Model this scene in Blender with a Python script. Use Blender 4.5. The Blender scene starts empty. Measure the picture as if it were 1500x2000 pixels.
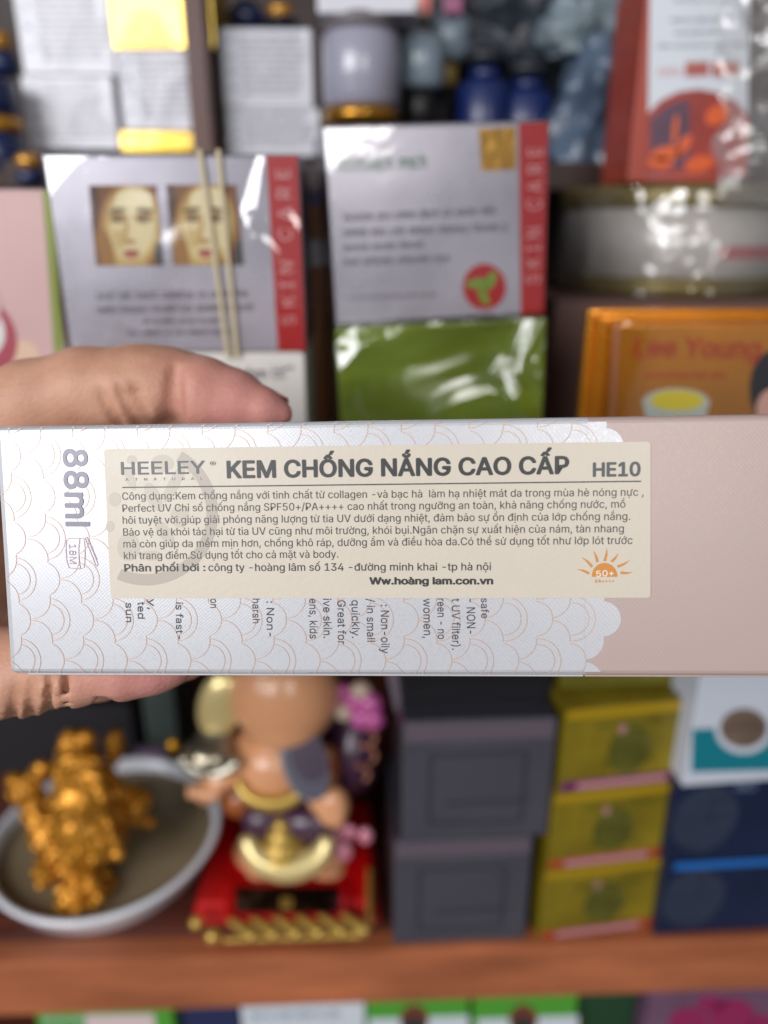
import bpy, bmesh, math, random, os
import numpy as np
from mathutils import Vector, Matrix, noise, geometry
import openvdb as vdb
random.seed(7)
R_ = math.radians
SC = bpy.context.scene
COL = SC.collection

# ------------------------------------------------------------------ camera, world, lamps, exposure
PITCH = R_(20.5); H0 = 1.45                     # the phone is held 1.45 m above the floor
CAM = Vector((0, 0, H0))
cd = bpy.data.cameras.new('camera'); cam = bpy.data.objects.new('camera', cd); COL.objects.link(cam)
cam.location = CAM; cam.rotation_euler = (R_(90) - PITCH, 0, 0)
cd.sensor_fit = 'HORIZONTAL'; cd.sensor_width = 27; cd.lens = 27
cd.clip_start = 0.005; cd.clip_end = 50
cd.dof.use_dof = True; cd.dof.focus_distance = 0.1372; cd.dof.aperture_fstop = 27 / 4.0
SC.camera = cam
w = bpy.data.worlds.new('World'); SC.world = w; w.use_nodes = True
w.node_tree.nodes['Background'].inputs[0].default_value = (0.90, 0.93, 1.0, 1)
w.node_tree.nodes['Background'].inputs[1].default_value = 0.21


def lamp(name, loc, target, sx, sy, power, col):
    l = bpy.data.lights.new(name, 'AREA'); l.shape = 'RECTANGLE'; l.size = sx; l.size_y = sy
    l.energy = power; l.color = col
    o = bpy.data.objects.new(name, l); COL.objects.link(o); o.location = loc
    o.rotation_euler = (Vector(target) - Vector(loc)).to_track_quat('-Z', 'Y').to_euler()
    return o


lamp('window_light', (-0.84, -1.0, H0 + 0.45), (-0.05, 0.2, H0 + .05), 0.95, 0.68, 24, (0.99, 0.985, 1.0))
lamp('doorway_light', (0.34, -1.25, H0 + 0.42), (0.05, 0.2, H0 + 0.05), 0.34, 0.6, 5.5, (1.0, 0.97, 0.93))
SC.view_settings.view_transform = 'Standard'; SC.view_settings.look = 'None'
SC.view_settings.exposure = 0.0; SC.view_settings.gamma = 1
SC.cycles.max_bounces = 8; SC.cycles.transparent_max_bounces = 12

# ------------------------------------------------------------------ measuring: photo pixel -> place
CP, SP = math.cos(PITCH), math.sin(PITCH)
def c2w(v):                                     # camera axes (right, down, forward) -> world
    return Vector((v[0], v[2] * CP - v[1] * SP, -v[2] * SP - v[1] * CP))
def ray(px, py): return c2w(((px - 750) / 1500, (py - 1000) / 1500, 1))
def at_depth(px, py, d): return CAM + ray(px, py) * d
def at_y(px, py, y): r = ray(px, py); return CAM + r * (y / r.y)
def at_z(px, py, z): r = ray(px, py); return CAM + r * (z / r.z)      # z relative to the camera height
def on_plane(px, py, O, N):
    r = ray(px, py); return CAM + r * ((O - CAM).dot(N) / r.dot(N))

# ------------------------------------------------------------------ materials
def lin(c):
    if isinstance(c, str): c = tuple(int(c[i:i + 2], 16) for i in (0, 2, 4))
    return tuple(((x / 255) / 12.92 if x / 255 <= .04045 else ((x / 255 + .055) / 1.055) ** 2.4) for x in c) + (1,)
MATS = {}
def mat(key, col=(128, 128, 128), rough=.5, metal=0, coat=0, bump=0, bscale=400, var=0, vscale=40, stretch=None, spec=.5, sss=0, detail=4, coat_rough=.08):
    if key in MATS: return MATS[key]
    m = bpy.data.materials.new(key); m.use_nodes = True; MATS[key] = m
    nt = m.node_tree; n = nt.nodes; L = nt.links; b = n['Principled BSDF']
    c = lin(col)
    b.inputs['Base Color'].default_value = c; b.inputs['Roughness'].default_value = rough
    b.inputs['Metallic'].default_value = metal; b.inputs['Coat Weight'].default_value = coat
    b.inputs['Coat Roughness'].default_value = coat_rough
    b.inputs['Specular IOR Level'].default_value = spec
    if sss:
        b.inputs['Subsurface Weight'].default_value = sss; b.inputs['Subsurface Radius'].default_value = (1, .35, .2)
        b.inputs['Subsurface Scale'].default_value = .004
    tc = n.new('ShaderNodeTexCoord'); mp = n.new('ShaderNodeMapping'); L.new(tc.outputs['Object'], mp.inputs[0])
    if stretch: mp.inputs['Scale'].default_value = stretch
    if var:
        t = n.new('ShaderNodeTexNoise'); t.inputs['Scale'].default_value = vscale; t.inputs['Detail'].default_value = detail
        L.new(mp.outputs[0], t.inputs[0])
        r = n.new('ShaderNodeMapRange'); r.inputs[1].default_value = .3; r.inputs[2].default_value = .7
        r.inputs[3].default_value = 1 - var; r.inputs[4].default_value = 1 + var; L.new(t.outputs['Fac'], r.inputs[0])
        x = n.new('ShaderNodeVectorMath'); x.operation = 'SCALE'; x.inputs[0].default_value = c[:3]
        L.new(r.outputs[0], x.inputs['Scale']); L.new(x.outputs[0], b.inputs['Base Color'])
        r2 = n.new('ShaderNodeMapRange'); r2.inputs[1].default_value = .3; r2.inputs[2].default_value = .7
        r2.inputs[3].default_value = max(0, rough - .08); r2.inputs[4].default_value = min(1, rough + .08)
        L.new(t.outputs['Fac'], r2.inputs[0]); L.new(r2.outputs[0], b.inputs['Roughness'])
    if bump:
        t = n.new('ShaderNodeTexNoise'); t.inputs['Scale'].default_value = bscale; t.inputs['Detail'].default_value = 3
        L.new(mp.outputs[0], t.inputs[0])
        bp = n.new('ShaderNodeBump'); bp.inputs['Strength'].default_value = bump; bp.inputs['Distance'].default_value = .001
        L.new(t.outputs['Fac'], bp.inputs['Height']); L.new(bp.outputs[0], b.inputs['Normal'])
    return m

def film_mat(key, gloss=.16, rough=.1, bump=.5, bscale=60, tint=(1, 1, 1, 1), haze=0, dist=.004):
    """clear wrinkled film: mostly see-through, a glossy skin that catches the window"""
    if key in MATS: return MATS[key]
    m = bpy.data.materials.new(key); m.use_nodes = True; MATS[key] = m
    nt = m.node_tree; n = nt.nodes; L = nt.links
    for x in list(n):
        if x.type == 'BSDF_PRINCIPLED': n.remove(x)
    out = n['Material Output']
    tr = n.new('ShaderNodeBsdfTransparent'); tr.inputs[0].default_value = tint
    gl = n.new('ShaderNodeBsdfGlossy'); gl.inputs['Roughness'].default_value = rough
    lw = n.new('ShaderNodeLayerWeight'); lw.inputs[0].default_value = .3
    r = n.new('ShaderNodeMapRange'); r.inputs[3].default_value = gloss; r.inputs[4].default_value = min(1, gloss + .6)
    tc = n.new('ShaderNodeTexCoord'); t = n.new('ShaderNodeTexNoise'); t.inputs['Scale'].default_value = bscale
    t.inputs['Detail'].default_value = 2; t.inputs['Distortion'].default_value = 1.2
    L.new(tc.outputs['Object'], t.inputs[0])
    bp = n.new('ShaderNodeBump'); bp.inputs['Strength'].default_value = bump; bp.inputs['Distance'].default_value = dist
    L.new(t.outputs['Fac'], bp.inputs['Height']); L.new(bp.outputs[0], gl.inputs['Normal'])
    L.new(lw.outputs['Fresnel'], r.inputs[0])
    mx = n.new('ShaderNodeMixShader'); L.new(r.outputs[0], mx.inputs[0]); L.new(tr.outputs[0], mx.inputs[1]); L.new(gl.outputs[0], mx.inputs[2])
    last = mx
    if haze:
        df = n.new('ShaderNodeBsdfDiffuse'); df.inputs[0].default_value = (.75, .74, .74, 1)
        m2 = n.new('ShaderNodeMixShader'); m2.inputs[0].default_value = haze
        L.new(mx.outputs[0], m2.inputs[1]); L.new(df.outputs[0], m2.inputs[2]); last = m2
    L.new(last.outputs[0], out.inputs[0])
    return m

def carton_mat(key, col, rough, metal, weave=.25, spark=.35, coat=0.0):
    """pearl laminated card with a fine diagonal linen emboss and tiny pearl flakes"""
    m = bpy.data.materials.new(key); m.use_nodes = True; MATS[key] = m
    nt = m.node_tree; n = nt.nodes; L = nt.links; b = n['Principled BSDF']
    b.inputs['Base Color'].default_value = lin(col); b.inputs['Metallic'].default_value = metal
    b.inputs['Roughness'].default_value = rough; b.inputs['Coat Weight'].default_value = coat; b.inputs['Coat Roughness'].default_value = .26
    tc = n.new('ShaderNodeTexCoord')
    mp = n.new('ShaderNodeMapping'); mp.inputs['Rotation'].default_value = (0, R_(38), 0); L.new(tc.outputs['Object'], mp.inputs[0])
    wv = n.new('ShaderNodeTexWave'); wv.inputs['Scale'].default_value = 560; wv.inputs['Distortion'].default_value = 3.0
    wv.inputs['Detail'].default_value = 2; L.new(mp.outputs[0], wv.inputs[0])
    mp2 = n.new('ShaderNodeMapping'); mp2.inputs['Rotation'].default_value = (0, R_(-50), 0); L.new(tc.outputs['Object'], mp2.inputs[0])
    wv2 = n.new('ShaderNodeTexWave'); wv2.inputs['Scale'].default_value = 700; wv2.inputs['Distortion'].default_value = 4
    L.new(mp2.outputs[0], wv2.inputs[0])
    ad = n.new('ShaderNodeMath'); ad.operation = 'ADD'; L.new(wv.outputs['Fac'], ad.inputs[0]); L.new(wv2.outputs['Fac'], ad.inputs[1])
    ns = n.new('ShaderNodeTexNoise'); ns.inputs['Scale'].default_value = 1500; ns.inputs['Detail'].default_value = 2; L.new(tc.outputs['Object'], ns.inputs[0])
    a2 = n.new('ShaderNodeMath'); a2.operation = 'MULTIPLY_ADD'; a2.inputs[1].default_value = 1.6
    L.new(ns.outputs['Fac'], a2.inputs[0]); L.new(ad.outputs[0], a2.inputs[2])
    bp = n.new('ShaderNodeBump'); bp.inputs['Strength'].default_value = weave; bp.inputs['Distance'].default_value = .00006
    L.new(a2.outputs[0], bp.inputs['Height'])
    big = n.new('ShaderNodeTexNoise'); big.inputs['Scale'].default_value = 35; L.new(tc.outputs['Object'], big.inputs[0])
    b2 = n.new('ShaderNodeBump'); b2.inputs['Strength'].default_value = .12; b2.inputs['Distance'].default_value = .001
    L.new(big.outputs['Fac'], b2.inputs['Height']); L.new(bp.outputs[0], b2.inputs['Normal']); L.new(b2.outputs[0], b.inputs['Normal'])
    vo = n.new('ShaderNodeTexVoronoi'); vo.inputs['Scale'].default_value = 2600; L.new(tc.outputs['Object'], vo.inputs[0])
    mr = n.new('ShaderNodeMapRange'); mr.inputs[1].default_value = .55; mr.inputs[2].default_value = 1
    mr.inputs[3].default_value = rough; mr.inputs[4].default_value = rough * (1 - spark)
    L.new(vo.outputs['Color'], mr.inputs[0]); L.new(mr.outputs[0], b.inputs['Roughness'])
    return m

# ------------------------------------------------------------------ object helpers
def link(name, me, m=None, parent=None, smooth=False):
    o = bpy.data.objects.new(name, me); COL.objects.link(o)
    if m and not len(me.materials): me.materials.append(m)
    if parent: o.parent = parent
    if smooth: me.shade_smooth()
    return o
def tag(o, label, cat, group=None):
    o['label'] = label; o['category'] = cat
    if group: o['group'] = group
    return o
def empty(name, M, label, cat, group=None):
    o = bpy.data.objects.new(name, None); COL.objects.link(o); o.empty_display_size = .02
    o.matrix_world = M
    return tag(o, label, cat, group)
def mesh_py(vs, fs):
    me = bpy.data.meshes.new('mesh'); me.from_pydata([tuple(v) for v in vs], [], fs); me.update(); return me
def bm_box(bm, x0, x1, y0, y1, z0, z1):
    vs = [bm.verts.new((x, y, z)) for x in (x0, x1) for y in (y0, y1) for z in (z0, z1)]
    for f in ((0, 1, 3, 2), (4, 6, 7, 5), (0, 4, 5, 1), (2, 3, 7, 6), (0, 2, 6, 4), (1, 5, 7, 3)):
        bm.faces.new([vs[i] for i in f])
def bm_mesh(bm, bevel=0, seg=2):
    bmesh.ops.recalc_face_normals(bm, faces=bm.faces)
    if bevel: bmesh.ops.bevel(bm, geom=bm.edges[:], offset=bevel, segments=seg, affect='EDGES', profile=.6)
    me = bpy.data.meshes.new('mesh'); bm.to_mesh(me); bm.free(); return me
def box_mesh(x0, x1, y0, y1, z0, z1, bevel=0, seg=2):
    bm = bmesh.new(); bm_box(bm, x0, x1, y0, y1, z0, z1); return bm_mesh(bm, bevel, seg)
def lathe(profile, n=48, closed=False):
    vs, fs = [], []
    for r, z in profile:
        for i in range(n):
            a = 2 * math.pi * i / n; vs.append((r * math.cos(a), r * math.sin(a), z))
    for j in range(len(profile) - 1):
        for i in range(n):
            k = (i + 1) % n; fs.append((j * n + i, j * n + k, (j + 1) * n + k, (j + 1) * n + i))
    me = mesh_py(vs, fs); me.shade_smooth(); return me
def tube(pts, r, n=8, closed=False):
    pts = [Vector(p) for p in pts]; vs, fs = [], []
    for i, p in enumerate(pts):
        if closed: t = pts[(i + 1) % len(pts)] - pts[i - 1]
        else: t = pts[min(i + 1, len(pts) - 1)] - pts[max(i - 1, 0)]
        t.normalize(); a = t.orthogonal() if i == 0 else (a - t * a.dot(t)); a.normalize(); b = t.cross(a)
        rr = r[i] if hasattr(r, '__len__') else r
        for k in range(n):
            q = 2 * math.pi * k / n; vs.append(p + (a * math.cos(q) + b * math.sin(q)) * rr)
    m = len(pts)
    for i in range(m if closed else m - 1):
        for k in range(n):
            l = (k + 1) % n; j = (i + 1) % m
            fs.append((i * n + k, i * n + l, j * n + l, j * n + k))
    if not closed: fs += [tuple(range(n))[::-1], tuple(range((m - 1) * n, m * n))]
    me = mesh_py(vs, fs); me.shade_smooth(); return me

FONT = None
try:                                            # the interface sans that ships with Blender, else its built-in face
    FONT = bpy.data.fonts.load(os.path.join(bpy.utils.system_resource('DATAFILES'), 'fonts', 'Inter.woff2'))
except Exception: FONT = None
TEXTCACHE = {}
def text_mesh(s, spacing=1.0, res=3):
    """a line of lettering as flat mesh; returns vertices in em units, faces, ink width"""
    k = (s, spacing)
    if k in TEXTCACHE: return TEXTCACHE[k]
    c = bpy.data.curves.new('lettering', 'FONT'); c.body = s.replace('l', chr(0x4cf)) if FONT else s; c.space_character = spacing
    if FONT: c.font = FONT
    o = bpy.data.objects.new('lettering', c); COL.objects.link(o)
    dg = bpy.context.evaluated_depsgraph_get(); cu = o.evaluated_get(dg).to_curve(dg)
    loops = []
    for sp in cu.splines:
        bp = sp.bezier_points; n = len(bp); L = []
        for i in range(n):
            p, q = bp[i], bp[(i + 1) % n]; c0, c1 = p.handle_right, q.handle_left
            flat = abs((q.co - p.co).cross(c0 - p.co).z) + abs((q.co - p.co).cross(c1 - p.co).z) < 1e-5
            for k in range(1 if flat else res):
                t = k / res; w_ = p.co * (1 - t) ** 3 + c0 * 3 * t * (1 - t) ** 2 + c1 * 3 * t * t * (1 - t) + q.co * t ** 3
                if not L or (w_ - L[-1]).length > 1e-5: L.append(Vector((w_.x, w_.y, 0)))
        if len(L) > 2:
            ar = sum(L[i - 1].x * L[i].y - L[i].x * L[i - 1].y for i in range(len(L))) / 2
            if abs(ar) > 1e-7: loops.append((ar, L))
    o.to_curve_clear(); bpy.data.objects.remove(o); bpy.data.curves.remove(c)
    sgn = 1 if max(loops, key=lambda l: abs(l[0]))[0] > 0 else -1
    outer = [[L, []] for ar, L in loops if ar * sgn > 0]
    def within(p, L):
        r = False
        for i in range(len(L)):
            a_, b_ = L[i - 1], L[i]
            if (a_.y > p.y) != (b_.y > p.y) and p.x < (b_.x - a_.x) * (p.y - a_.y) / (b_.y - a_.y) + a_.x: r = not r
        return r
    for ar, H in loops:
        if ar * sgn > 0: continue
        best = [x for x in outer if within(H[0], x[0])]
        if best: min(best, key=lambda x: max(v.x for v in x[0]) - min(v.x for v in x[0]))[1].append(H)
    vs, fs = [], []
    for i, (L, hs_) in enumerate(outer):            # every contour on its own, so that strokes that cross both stay inked
        g = [L] + hs_; b0 = len(vs)
        for q in g: vs += [(p.x, p.y, i % 3) for p in q]
        fs += [tuple(b0 + k for k in t) for t in geometry.tessellate_polygon(g)]
    TEXTCACHE[(s, spacing)] = (np.array(vs), fs); return TEXTCACHE[(s, spacing)]
CAPH = None
def capheight():
    global CAPH
    if CAPH is None: v, f = text_mesh('H'); CAPH = (v[:, 1].min(), v[:, 1].max())
    return CAPH

class Frame:
    """a flat front face standing in the place: X right, Z up, y=0 the face, +y into the body"""
    def __init__(s, O, X, Z):
        s.O, s.X, s.Z = Vector(O), Vector(X).normalized(), Vector(Z).normalized()
        s.I = s.Z.cross(s.X).normalized()
        s.M = Matrix(((s.X.x, s.I.x, s.Z.x, s.O.x), (s.X.y, s.I.y, s.Z.y, s.O.y), (s.X.z, s.I.z, s.Z.z, s.O.z), (0, 0, 0, 1)))
    def uv(s, px, py):
        p = on_plane(px, py, s.O, s.I) - s.O; return (p.dot(s.X), p.dot(s.Z))
    def sheet(s, uvs, name, m, parent, lift=.00012, thick=0):
        vs = [(u, -lift, v) for u, v in uvs]; n = len(vs)
        if thick:
            vs += [(u, -lift + thick, v) for u, v in uvs]
            fs = [tuple(range(n)), tuple(range(2 * n - 1, n - 1, -1))] + [(i, i + n, (i + 1) % n + n, (i + 1) % n) for i in range(n)]
        else: fs = [tuple(range(n))]
        return link(name, mesh_py(vs, fs), m, parent)
    def poly(s, pxs, name, m, parent, lift=.00012, thick=0):
        return s.sheet([s.uv(*p) for p in pxs], name, m, parent, lift, thick)
    def ell(s, cx, cy, rx, ry, name, m, parent, lift=.00012, n=40, a0=0, a1=360, rot=0, thick=0):
        P = []
        for i in range(n if a1 - a0 == 360 else n + 1):
            a = R_(a0 + (a1 - a0) * i / n); x, y = rx * math.cos(a), -ry * math.sin(a); r = R_(rot)
            P.append((cx + x * math.cos(r) + y * math.sin(r), cy - x * math.sin(r) + y * math.cos(r)))
        return s.poly(P, name, m, parent, lift, thick)
    def strokes(s, lines, wpx, name, m, parent, lift=.00014, uv=False, clip=None):
        """ribbons of print; lines = list of point lists (photo px, or face metres when uv)"""
        vs, fs = [], []
        for ln in lines:
            q = [Vector(p if uv else s.uv(*p)) for p in ln]
            if len(q) < 2: continue
            b = len(vs)
            for i, p in enumerate(q):
                t = q[min(i + 1, len(q) - 1)] - q[max(i - 1, 0)]
                if t.length == 0: t = Vector((1, 0))
                t.normalize(); nn = Vector((-t.y, t.x)) * wpx / 2
                vs += [(p.x + nn.x, -lift, p.y + nn.y), (p.x - nn.x, -lift, p.y - nn.y)]
            for i in range(len(q) - 1): fs.append((b + 2 * i, b + 2 * i + 1, b + 2 * i + 3, b + 2 * i + 2))
        return link(name, mesh_py(vs, fs), m, parent)
    def text(s, body, p0, p1, h, m, parent, name='text_line', bold=0, spacing=1, lift=.00016, depth=0):
        vs, fs = text_mesh(body, spacing); lo, hi = capheight()
        a, b = Vector(s.uv(*p0)), Vector(s.uv(*p1)); d = Vector((p1[0] - p0[0], p1[1] - p0[1])).normalized()
        up = Vector(s.uv(p0[0] + d.y * h, p0[1] - d.x * h)) - a
        ex = b - a; x0, x1 = vs[:, 0].min(), vs[:, 0].max()
        up = up - ex.normalized() * up.dot(ex.normalized())
        P = []; F = []; n = len(vs)
        sh = [(0, 0)] + ([] if not bold else [(bold * .5 * math.cos(R_(t)), bold * .5 * math.sin(R_(t))) for t in (0, 90, 180, 270)] if bold > .02 else []) + ([] if not bold else [(bold * math.cos(R_(t)), bold * math.sin(R_(t)) * .8) for t in range(0, 360, 45)])
        W_ = x1 - x0 + 2 * bold
        for c, (sx, sy) in enumerate(sh):                      # heavier strokes: the letter inked again a hair to each side
            for v in vs:
                q = a + ex * ((v[0] - x0 + bold + sx) / W_) + up * ((v[1] + sy + bold * .8) / (hi - lo + bold * 1.6)); P.append((q.x, -lift - c * 2e-6 - v[2] * 1e-6, q.y))
            F += [tuple(i + n * c for i in f) for f in fs]
        return link(name, mesh_py(P, F), m, parent)
    def scribble(s, lines, m, parent, name='small_print', lift=.00016, seed=1):
        """blurred small print: rows of letter-like upright strokes"""
        rnd = random.Random(seed); vs, fs = [], []
        for (p0, p1, h) in lines:
            d = Vector((p1[0] - p0[0], p1[1] - p0[1])); Ln = d.length; d.normalize(); u = Vector((d.y, -d.x)); x = 0; wl = rnd.randint(3, 8)
            while x < Ln:
                cw = h * rnd.uniform(.4, .62); hh = h * rnd.choice((.68, .68, .72, 1.0)); lowd = h * .25 if rnd.random() < .12 else 0
                for (xa, xb, ya, yb) in ((0, .24, -lowd, hh), (.6, .84, 0, h * .68), (.2, .64, h * .5, h * .68)) if rnd.random() < .6 else ((0, .22, 0, hh), (.2, .8, 0, h * .17), (.2, .8, h * .51, h * .68)):
                    q = []
                    for (xx, yy) in ((x + xa * cw, ya), (x + xb * cw, ya), (x + xb * cw, yb), (x + xa * cw, yb)):
                        pp = Vector(p0) + d * xx + u * yy; q.append(s.uv(pp.x, pp.y))
                    b = len(vs); vs += [(a, -lift, c) for a, c in q]; fs.append((b, b + 1, b + 2, b + 3))
                x += cw; wl -= 1
                if wl <= 0: x += h * .4; wl = rnd.randint(2, 8)
        return link(name, mesh_py(vs, fs), m, parent)

def carton(name, label, cat, L, T, Rr, Y, body, h=None, zt=None, zb=None, B=None, depth=.05, yaw=0, roll=0, wrap=None, group=None, bevel=.0006):
    """a product carton standing upright: front top-left corner seen at (L,T), front right edge seen at x=Rr"""
    X = Vector((math.cos(yaw), math.sin(yaw), 0)); Z = Vector((0, 0, 1)); N = Z.cross(X)
    if roll:
        q = Matrix.Rotation(-roll, 3, N); X, Z = q @ X, q @ Z
    P = at_y(L, T, Y)
    if zt is not None: P.z = H0 + zt
    r = on_plane(Rr, T, P, N); wd = (r - P).dot(X)
    if h is None:
        if zb is not None: h = (P.z - H0 - zb) / Z.z
        else: h = (P - on_plane(L, B, P, N)).dot(Z)
    f = Frame(P - Z * h, X, Z); f.w, f.h, f.d = wd, h, depth
    root = empty(name, f.M, label, cat, group); f.root = root
    f.body = link('carton_body', box_mesh(0, wd, 0, depth, 0, h, bevel), body, root)
    # the tuck flap's seam on the top face
    link('top_flap', box_mesh(.0012, wd - .0012, .0006, depth * .45, h, h + .00035, .00015, 1), body, root)
    if wrap:
        g = .0004
        link('film_wrap', box_mesh(-g, wd + g, -g, depth + g, -0.00005, h + g + .0004, .0008, 2), wrap, root)
    return f

# ------------------------------------------------------------------ signed-distance modelling (hand, figurines)
class SDF:
    def __init__(s, lo, hi, vox):
        s.vox = vox; s.lo = np.array(lo, float); s.n = np.ceil((np.array(hi) - s.lo) / vox).astype(int) + 1
        s.a = np.full(s.n, .02, np.float32)
    def _sub(s, lo, hi):
        i0 = np.clip(np.floor((lo - s.lo) / s.vox).astype(int), 0, s.n); i1 = np.clip(np.ceil((hi - s.lo) / s.vox).astype(int) + 1, 0, s.n)
        if (i1 <= i0).any(): return None
        g = [s.lo[k] + s.vox * np.arange(i0[k], i1[k]) for k in range(3)]
        return (slice(i0[0], i1[0]), slice(i0[1], i1[1]), slice(i0[2], i1[2])), g[0][:, None, None], g[1][None, :, None], g[2][None, None, :]
    def _min(s, sl, d, k, sub=False):
        a = s.a[sl]
        if sub: h = np.clip(.5 - .5 * (d + a) / k, 0, 1); s.a[sl] = a * (1 - h) + (-d) * h + k * h * (1 - h); return
        h = np.clip(.5 + .5 * (a - d) / k, 0, 1); s.a[sl] = a * (1 - h) + d * h - k * h * (1 - h)
    def cap(s, p, q, r0, r1, k=.002, sub=False):
        p, q = np.array(p, float), np.array(q, float); m = max(r0, r1) + .02
        t = s._sub(np.minimum(p, q) - m, np.maximum(p, q) + m)
        if t is None: return
        sl, x, y, z = t; d = q - p; L2 = max(d @ d, 1e-12)
        hh = np.clip(((x - p[0]) * d[0] + (y - p[1]) * d[1] + (z - p[2]) * d[2]) / L2, 0, 1)
        D = np.sqrt((x - p[0] - hh * d[0]) ** 2 + (y - p[1] - hh * d[1]) ** 2 + (z - p[2] - hh * d[2]) ** 2) - (r0 + (r1 - r0) * hh)
        s._min(sl, D.astype(np.float32), k, sub)
    def chain(s, pts, k=.002):
        for (p, r), (q, r2) in zip(pts, pts[1:]): s.cap(p, q, r, r2, k)
    def ell(s, c, r, k=.002, M=None, sub=False):
        c = np.array(c, float); r = np.array(r, float); m = r.max() + .02
        t = s._sub(c - m, c + m)
        if t is None: return
        sl, x, y, z = t; X, Y, Z = x - c[0], y - c[1], z - c[2]
        if M is not None:
            M = np.array(M.to_3x3().transposed()); X, Y, Z = (M[i][0] * X + M[i][1] * Y + M[i][2] * Z for i in range(3))
        k0 = np.sqrt((X / r[0]) ** 2 + (Y / r[1]) ** 2 + (Z / r[2]) ** 2); k1 = np.sqrt((X / r[0] ** 2) ** 2 + (Y / r[1] ** 2) ** 2 + (Z / r[2] ** 2) ** 2)
        D = k0 * (k0 - 1) / np.maximum(k1, 1e-6)
        s._min(sl, D.astype(np.float32), k, sub)
    def mesh(s):
        g = vdb.FloatGrid(.02); g.copyFromArray(s.a)
        p, t, q = g.convertToPolygons(isovalue=0.0, adaptivity=0.0)
        v = p * s.vox + s.lo
        me = mesh_py(v, [tuple(int(i) for i in f)[::-1] for f in q] + [tuple(int(i) for i in f)[::-1] for f in t]); me.shade_smooth(); return me
def blob(name, m, parent, prims, vox=.0007, k=.0012):
    """prims: ('e', centre, radii[, rotation]) or ('c', p, q, r0, r1); parent sits at identity rotation"""
    los, his = [], []
    for p in prims:
        pts, r = ([p[1]], max(p[2])) if p[0] == 'e' else ([p[1], p[2]], max(p[3], p[4]))
        for q in pts: los.append(np.array(q) - r); his.append(np.array(q) + r)
    lo, hi = np.min(los, 0) - .003, np.max(his, 0) + .003
    s = SDF(lo, hi, vox)
    for p in prims:
        if p[0] == 'e': s.ell(p[1], p[2], k, p[3] if len(p) > 3 else None)
        else: s.cap(p[1], p[2], p[3], p[4], k)
    o = link(name, s.mesh(), m)
    if parent:
        o.parent = parent; o.matrix_parent_inverse = parent.matrix_world.inverted()
    return o
def rooted(me, o_parent, name, m):
    o = link(name, me, m); o.parent = o_parent; o.matrix_parent_inverse = o_parent.matrix_world.inverted(); return o

# ------------------------------------------------------------------ cabinet: boards, rail, back
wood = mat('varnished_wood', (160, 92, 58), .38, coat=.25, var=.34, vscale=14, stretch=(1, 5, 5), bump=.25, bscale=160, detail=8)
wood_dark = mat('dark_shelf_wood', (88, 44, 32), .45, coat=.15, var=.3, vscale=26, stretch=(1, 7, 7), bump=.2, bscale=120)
back_wood = mat('dark_back_wood', (44, 25, 20), .6, var=.3, vscale=20, stretch=(7, 7, 1))  # dark brown wood of the riser and back panel
SH = -.295                                       # top of the lower board, below the camera
pl = at_z(0, 1882, SH); pr = at_z(1500, 1832, SH)
syaw = math.atan2(pr.y - pl.y, pr.x - pl.x)
cabX = Vector((math.cos(syaw), math.sin(syaw), 0))
cab = Frame(Vector((0, pl.y + (0 - pl.x) * math.tan(syaw), 0)), cabX, (0, 0, 1))
cabinet = empty('display_cabinet', cab.M, 'brown wooden shop cabinet whose shelf edge crosses the foot of the picture', 'cabinet')
def board(name, x0, x1, y0, y1, z0, z1, m, bev=.0015):
    return link(name, box_mesh(x0, x1, y0, y1, H0 + z0, H0 + z1, bev), m, cabinet)
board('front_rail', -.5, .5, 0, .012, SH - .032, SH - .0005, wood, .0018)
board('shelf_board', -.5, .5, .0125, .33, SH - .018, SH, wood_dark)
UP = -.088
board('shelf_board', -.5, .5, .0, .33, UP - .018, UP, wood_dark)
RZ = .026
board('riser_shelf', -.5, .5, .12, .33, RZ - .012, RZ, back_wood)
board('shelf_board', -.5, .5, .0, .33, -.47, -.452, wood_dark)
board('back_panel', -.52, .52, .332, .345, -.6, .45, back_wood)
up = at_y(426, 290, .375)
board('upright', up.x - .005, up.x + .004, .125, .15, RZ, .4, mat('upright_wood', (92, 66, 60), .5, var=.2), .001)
SHOPFLOOR = link('floor', box_mesh(-4, 4, -4, 4, -.02, 0), mat('floor_tile', (150, 140, 130), .5, var=.1, vscale=3)); SHOPFLOOR['kind'] = 'structure'

# ------------------------------------------------------------------ the held carton
Rc = ((0.99822599, 0.01499675, 0.05761914), (-0.00932939, 0.99520185, -0.09739736), (-0.05880331, 0.09668702, 0.99357626))
tc_ = (-0.06910591, -0.01509259, 0.13586418)
WD, HH, DP = .172, .045, .042
TLw = CAM + c2w(tc_)
Xw = c2w([Rc[i][0] for i in range(3)]); Dw = c2w([Rc[i][1] for i in range(3)])
held = Frame(TLw + Dw * HH, Xw, -Dw)
hb = empty('sunscreen_carton', held.M, 'long white and rose carton with scale pattern and cream label, held in the hand', 'carton'); held.root = hb
white_card = carton_mat('white_pearl_card', (186, 187, 192), .36, .20, .07, .25, coat=.35)
rose_card = carton_mat('rose_pearl_card', (174, 154, 148), .42, .12, .10, .12, coat=.2)
foil = mat('rose_foil_line', (190, 163, 148), .4, metal=.2)
ub = held.uv(1145, 1208)[0]
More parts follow.
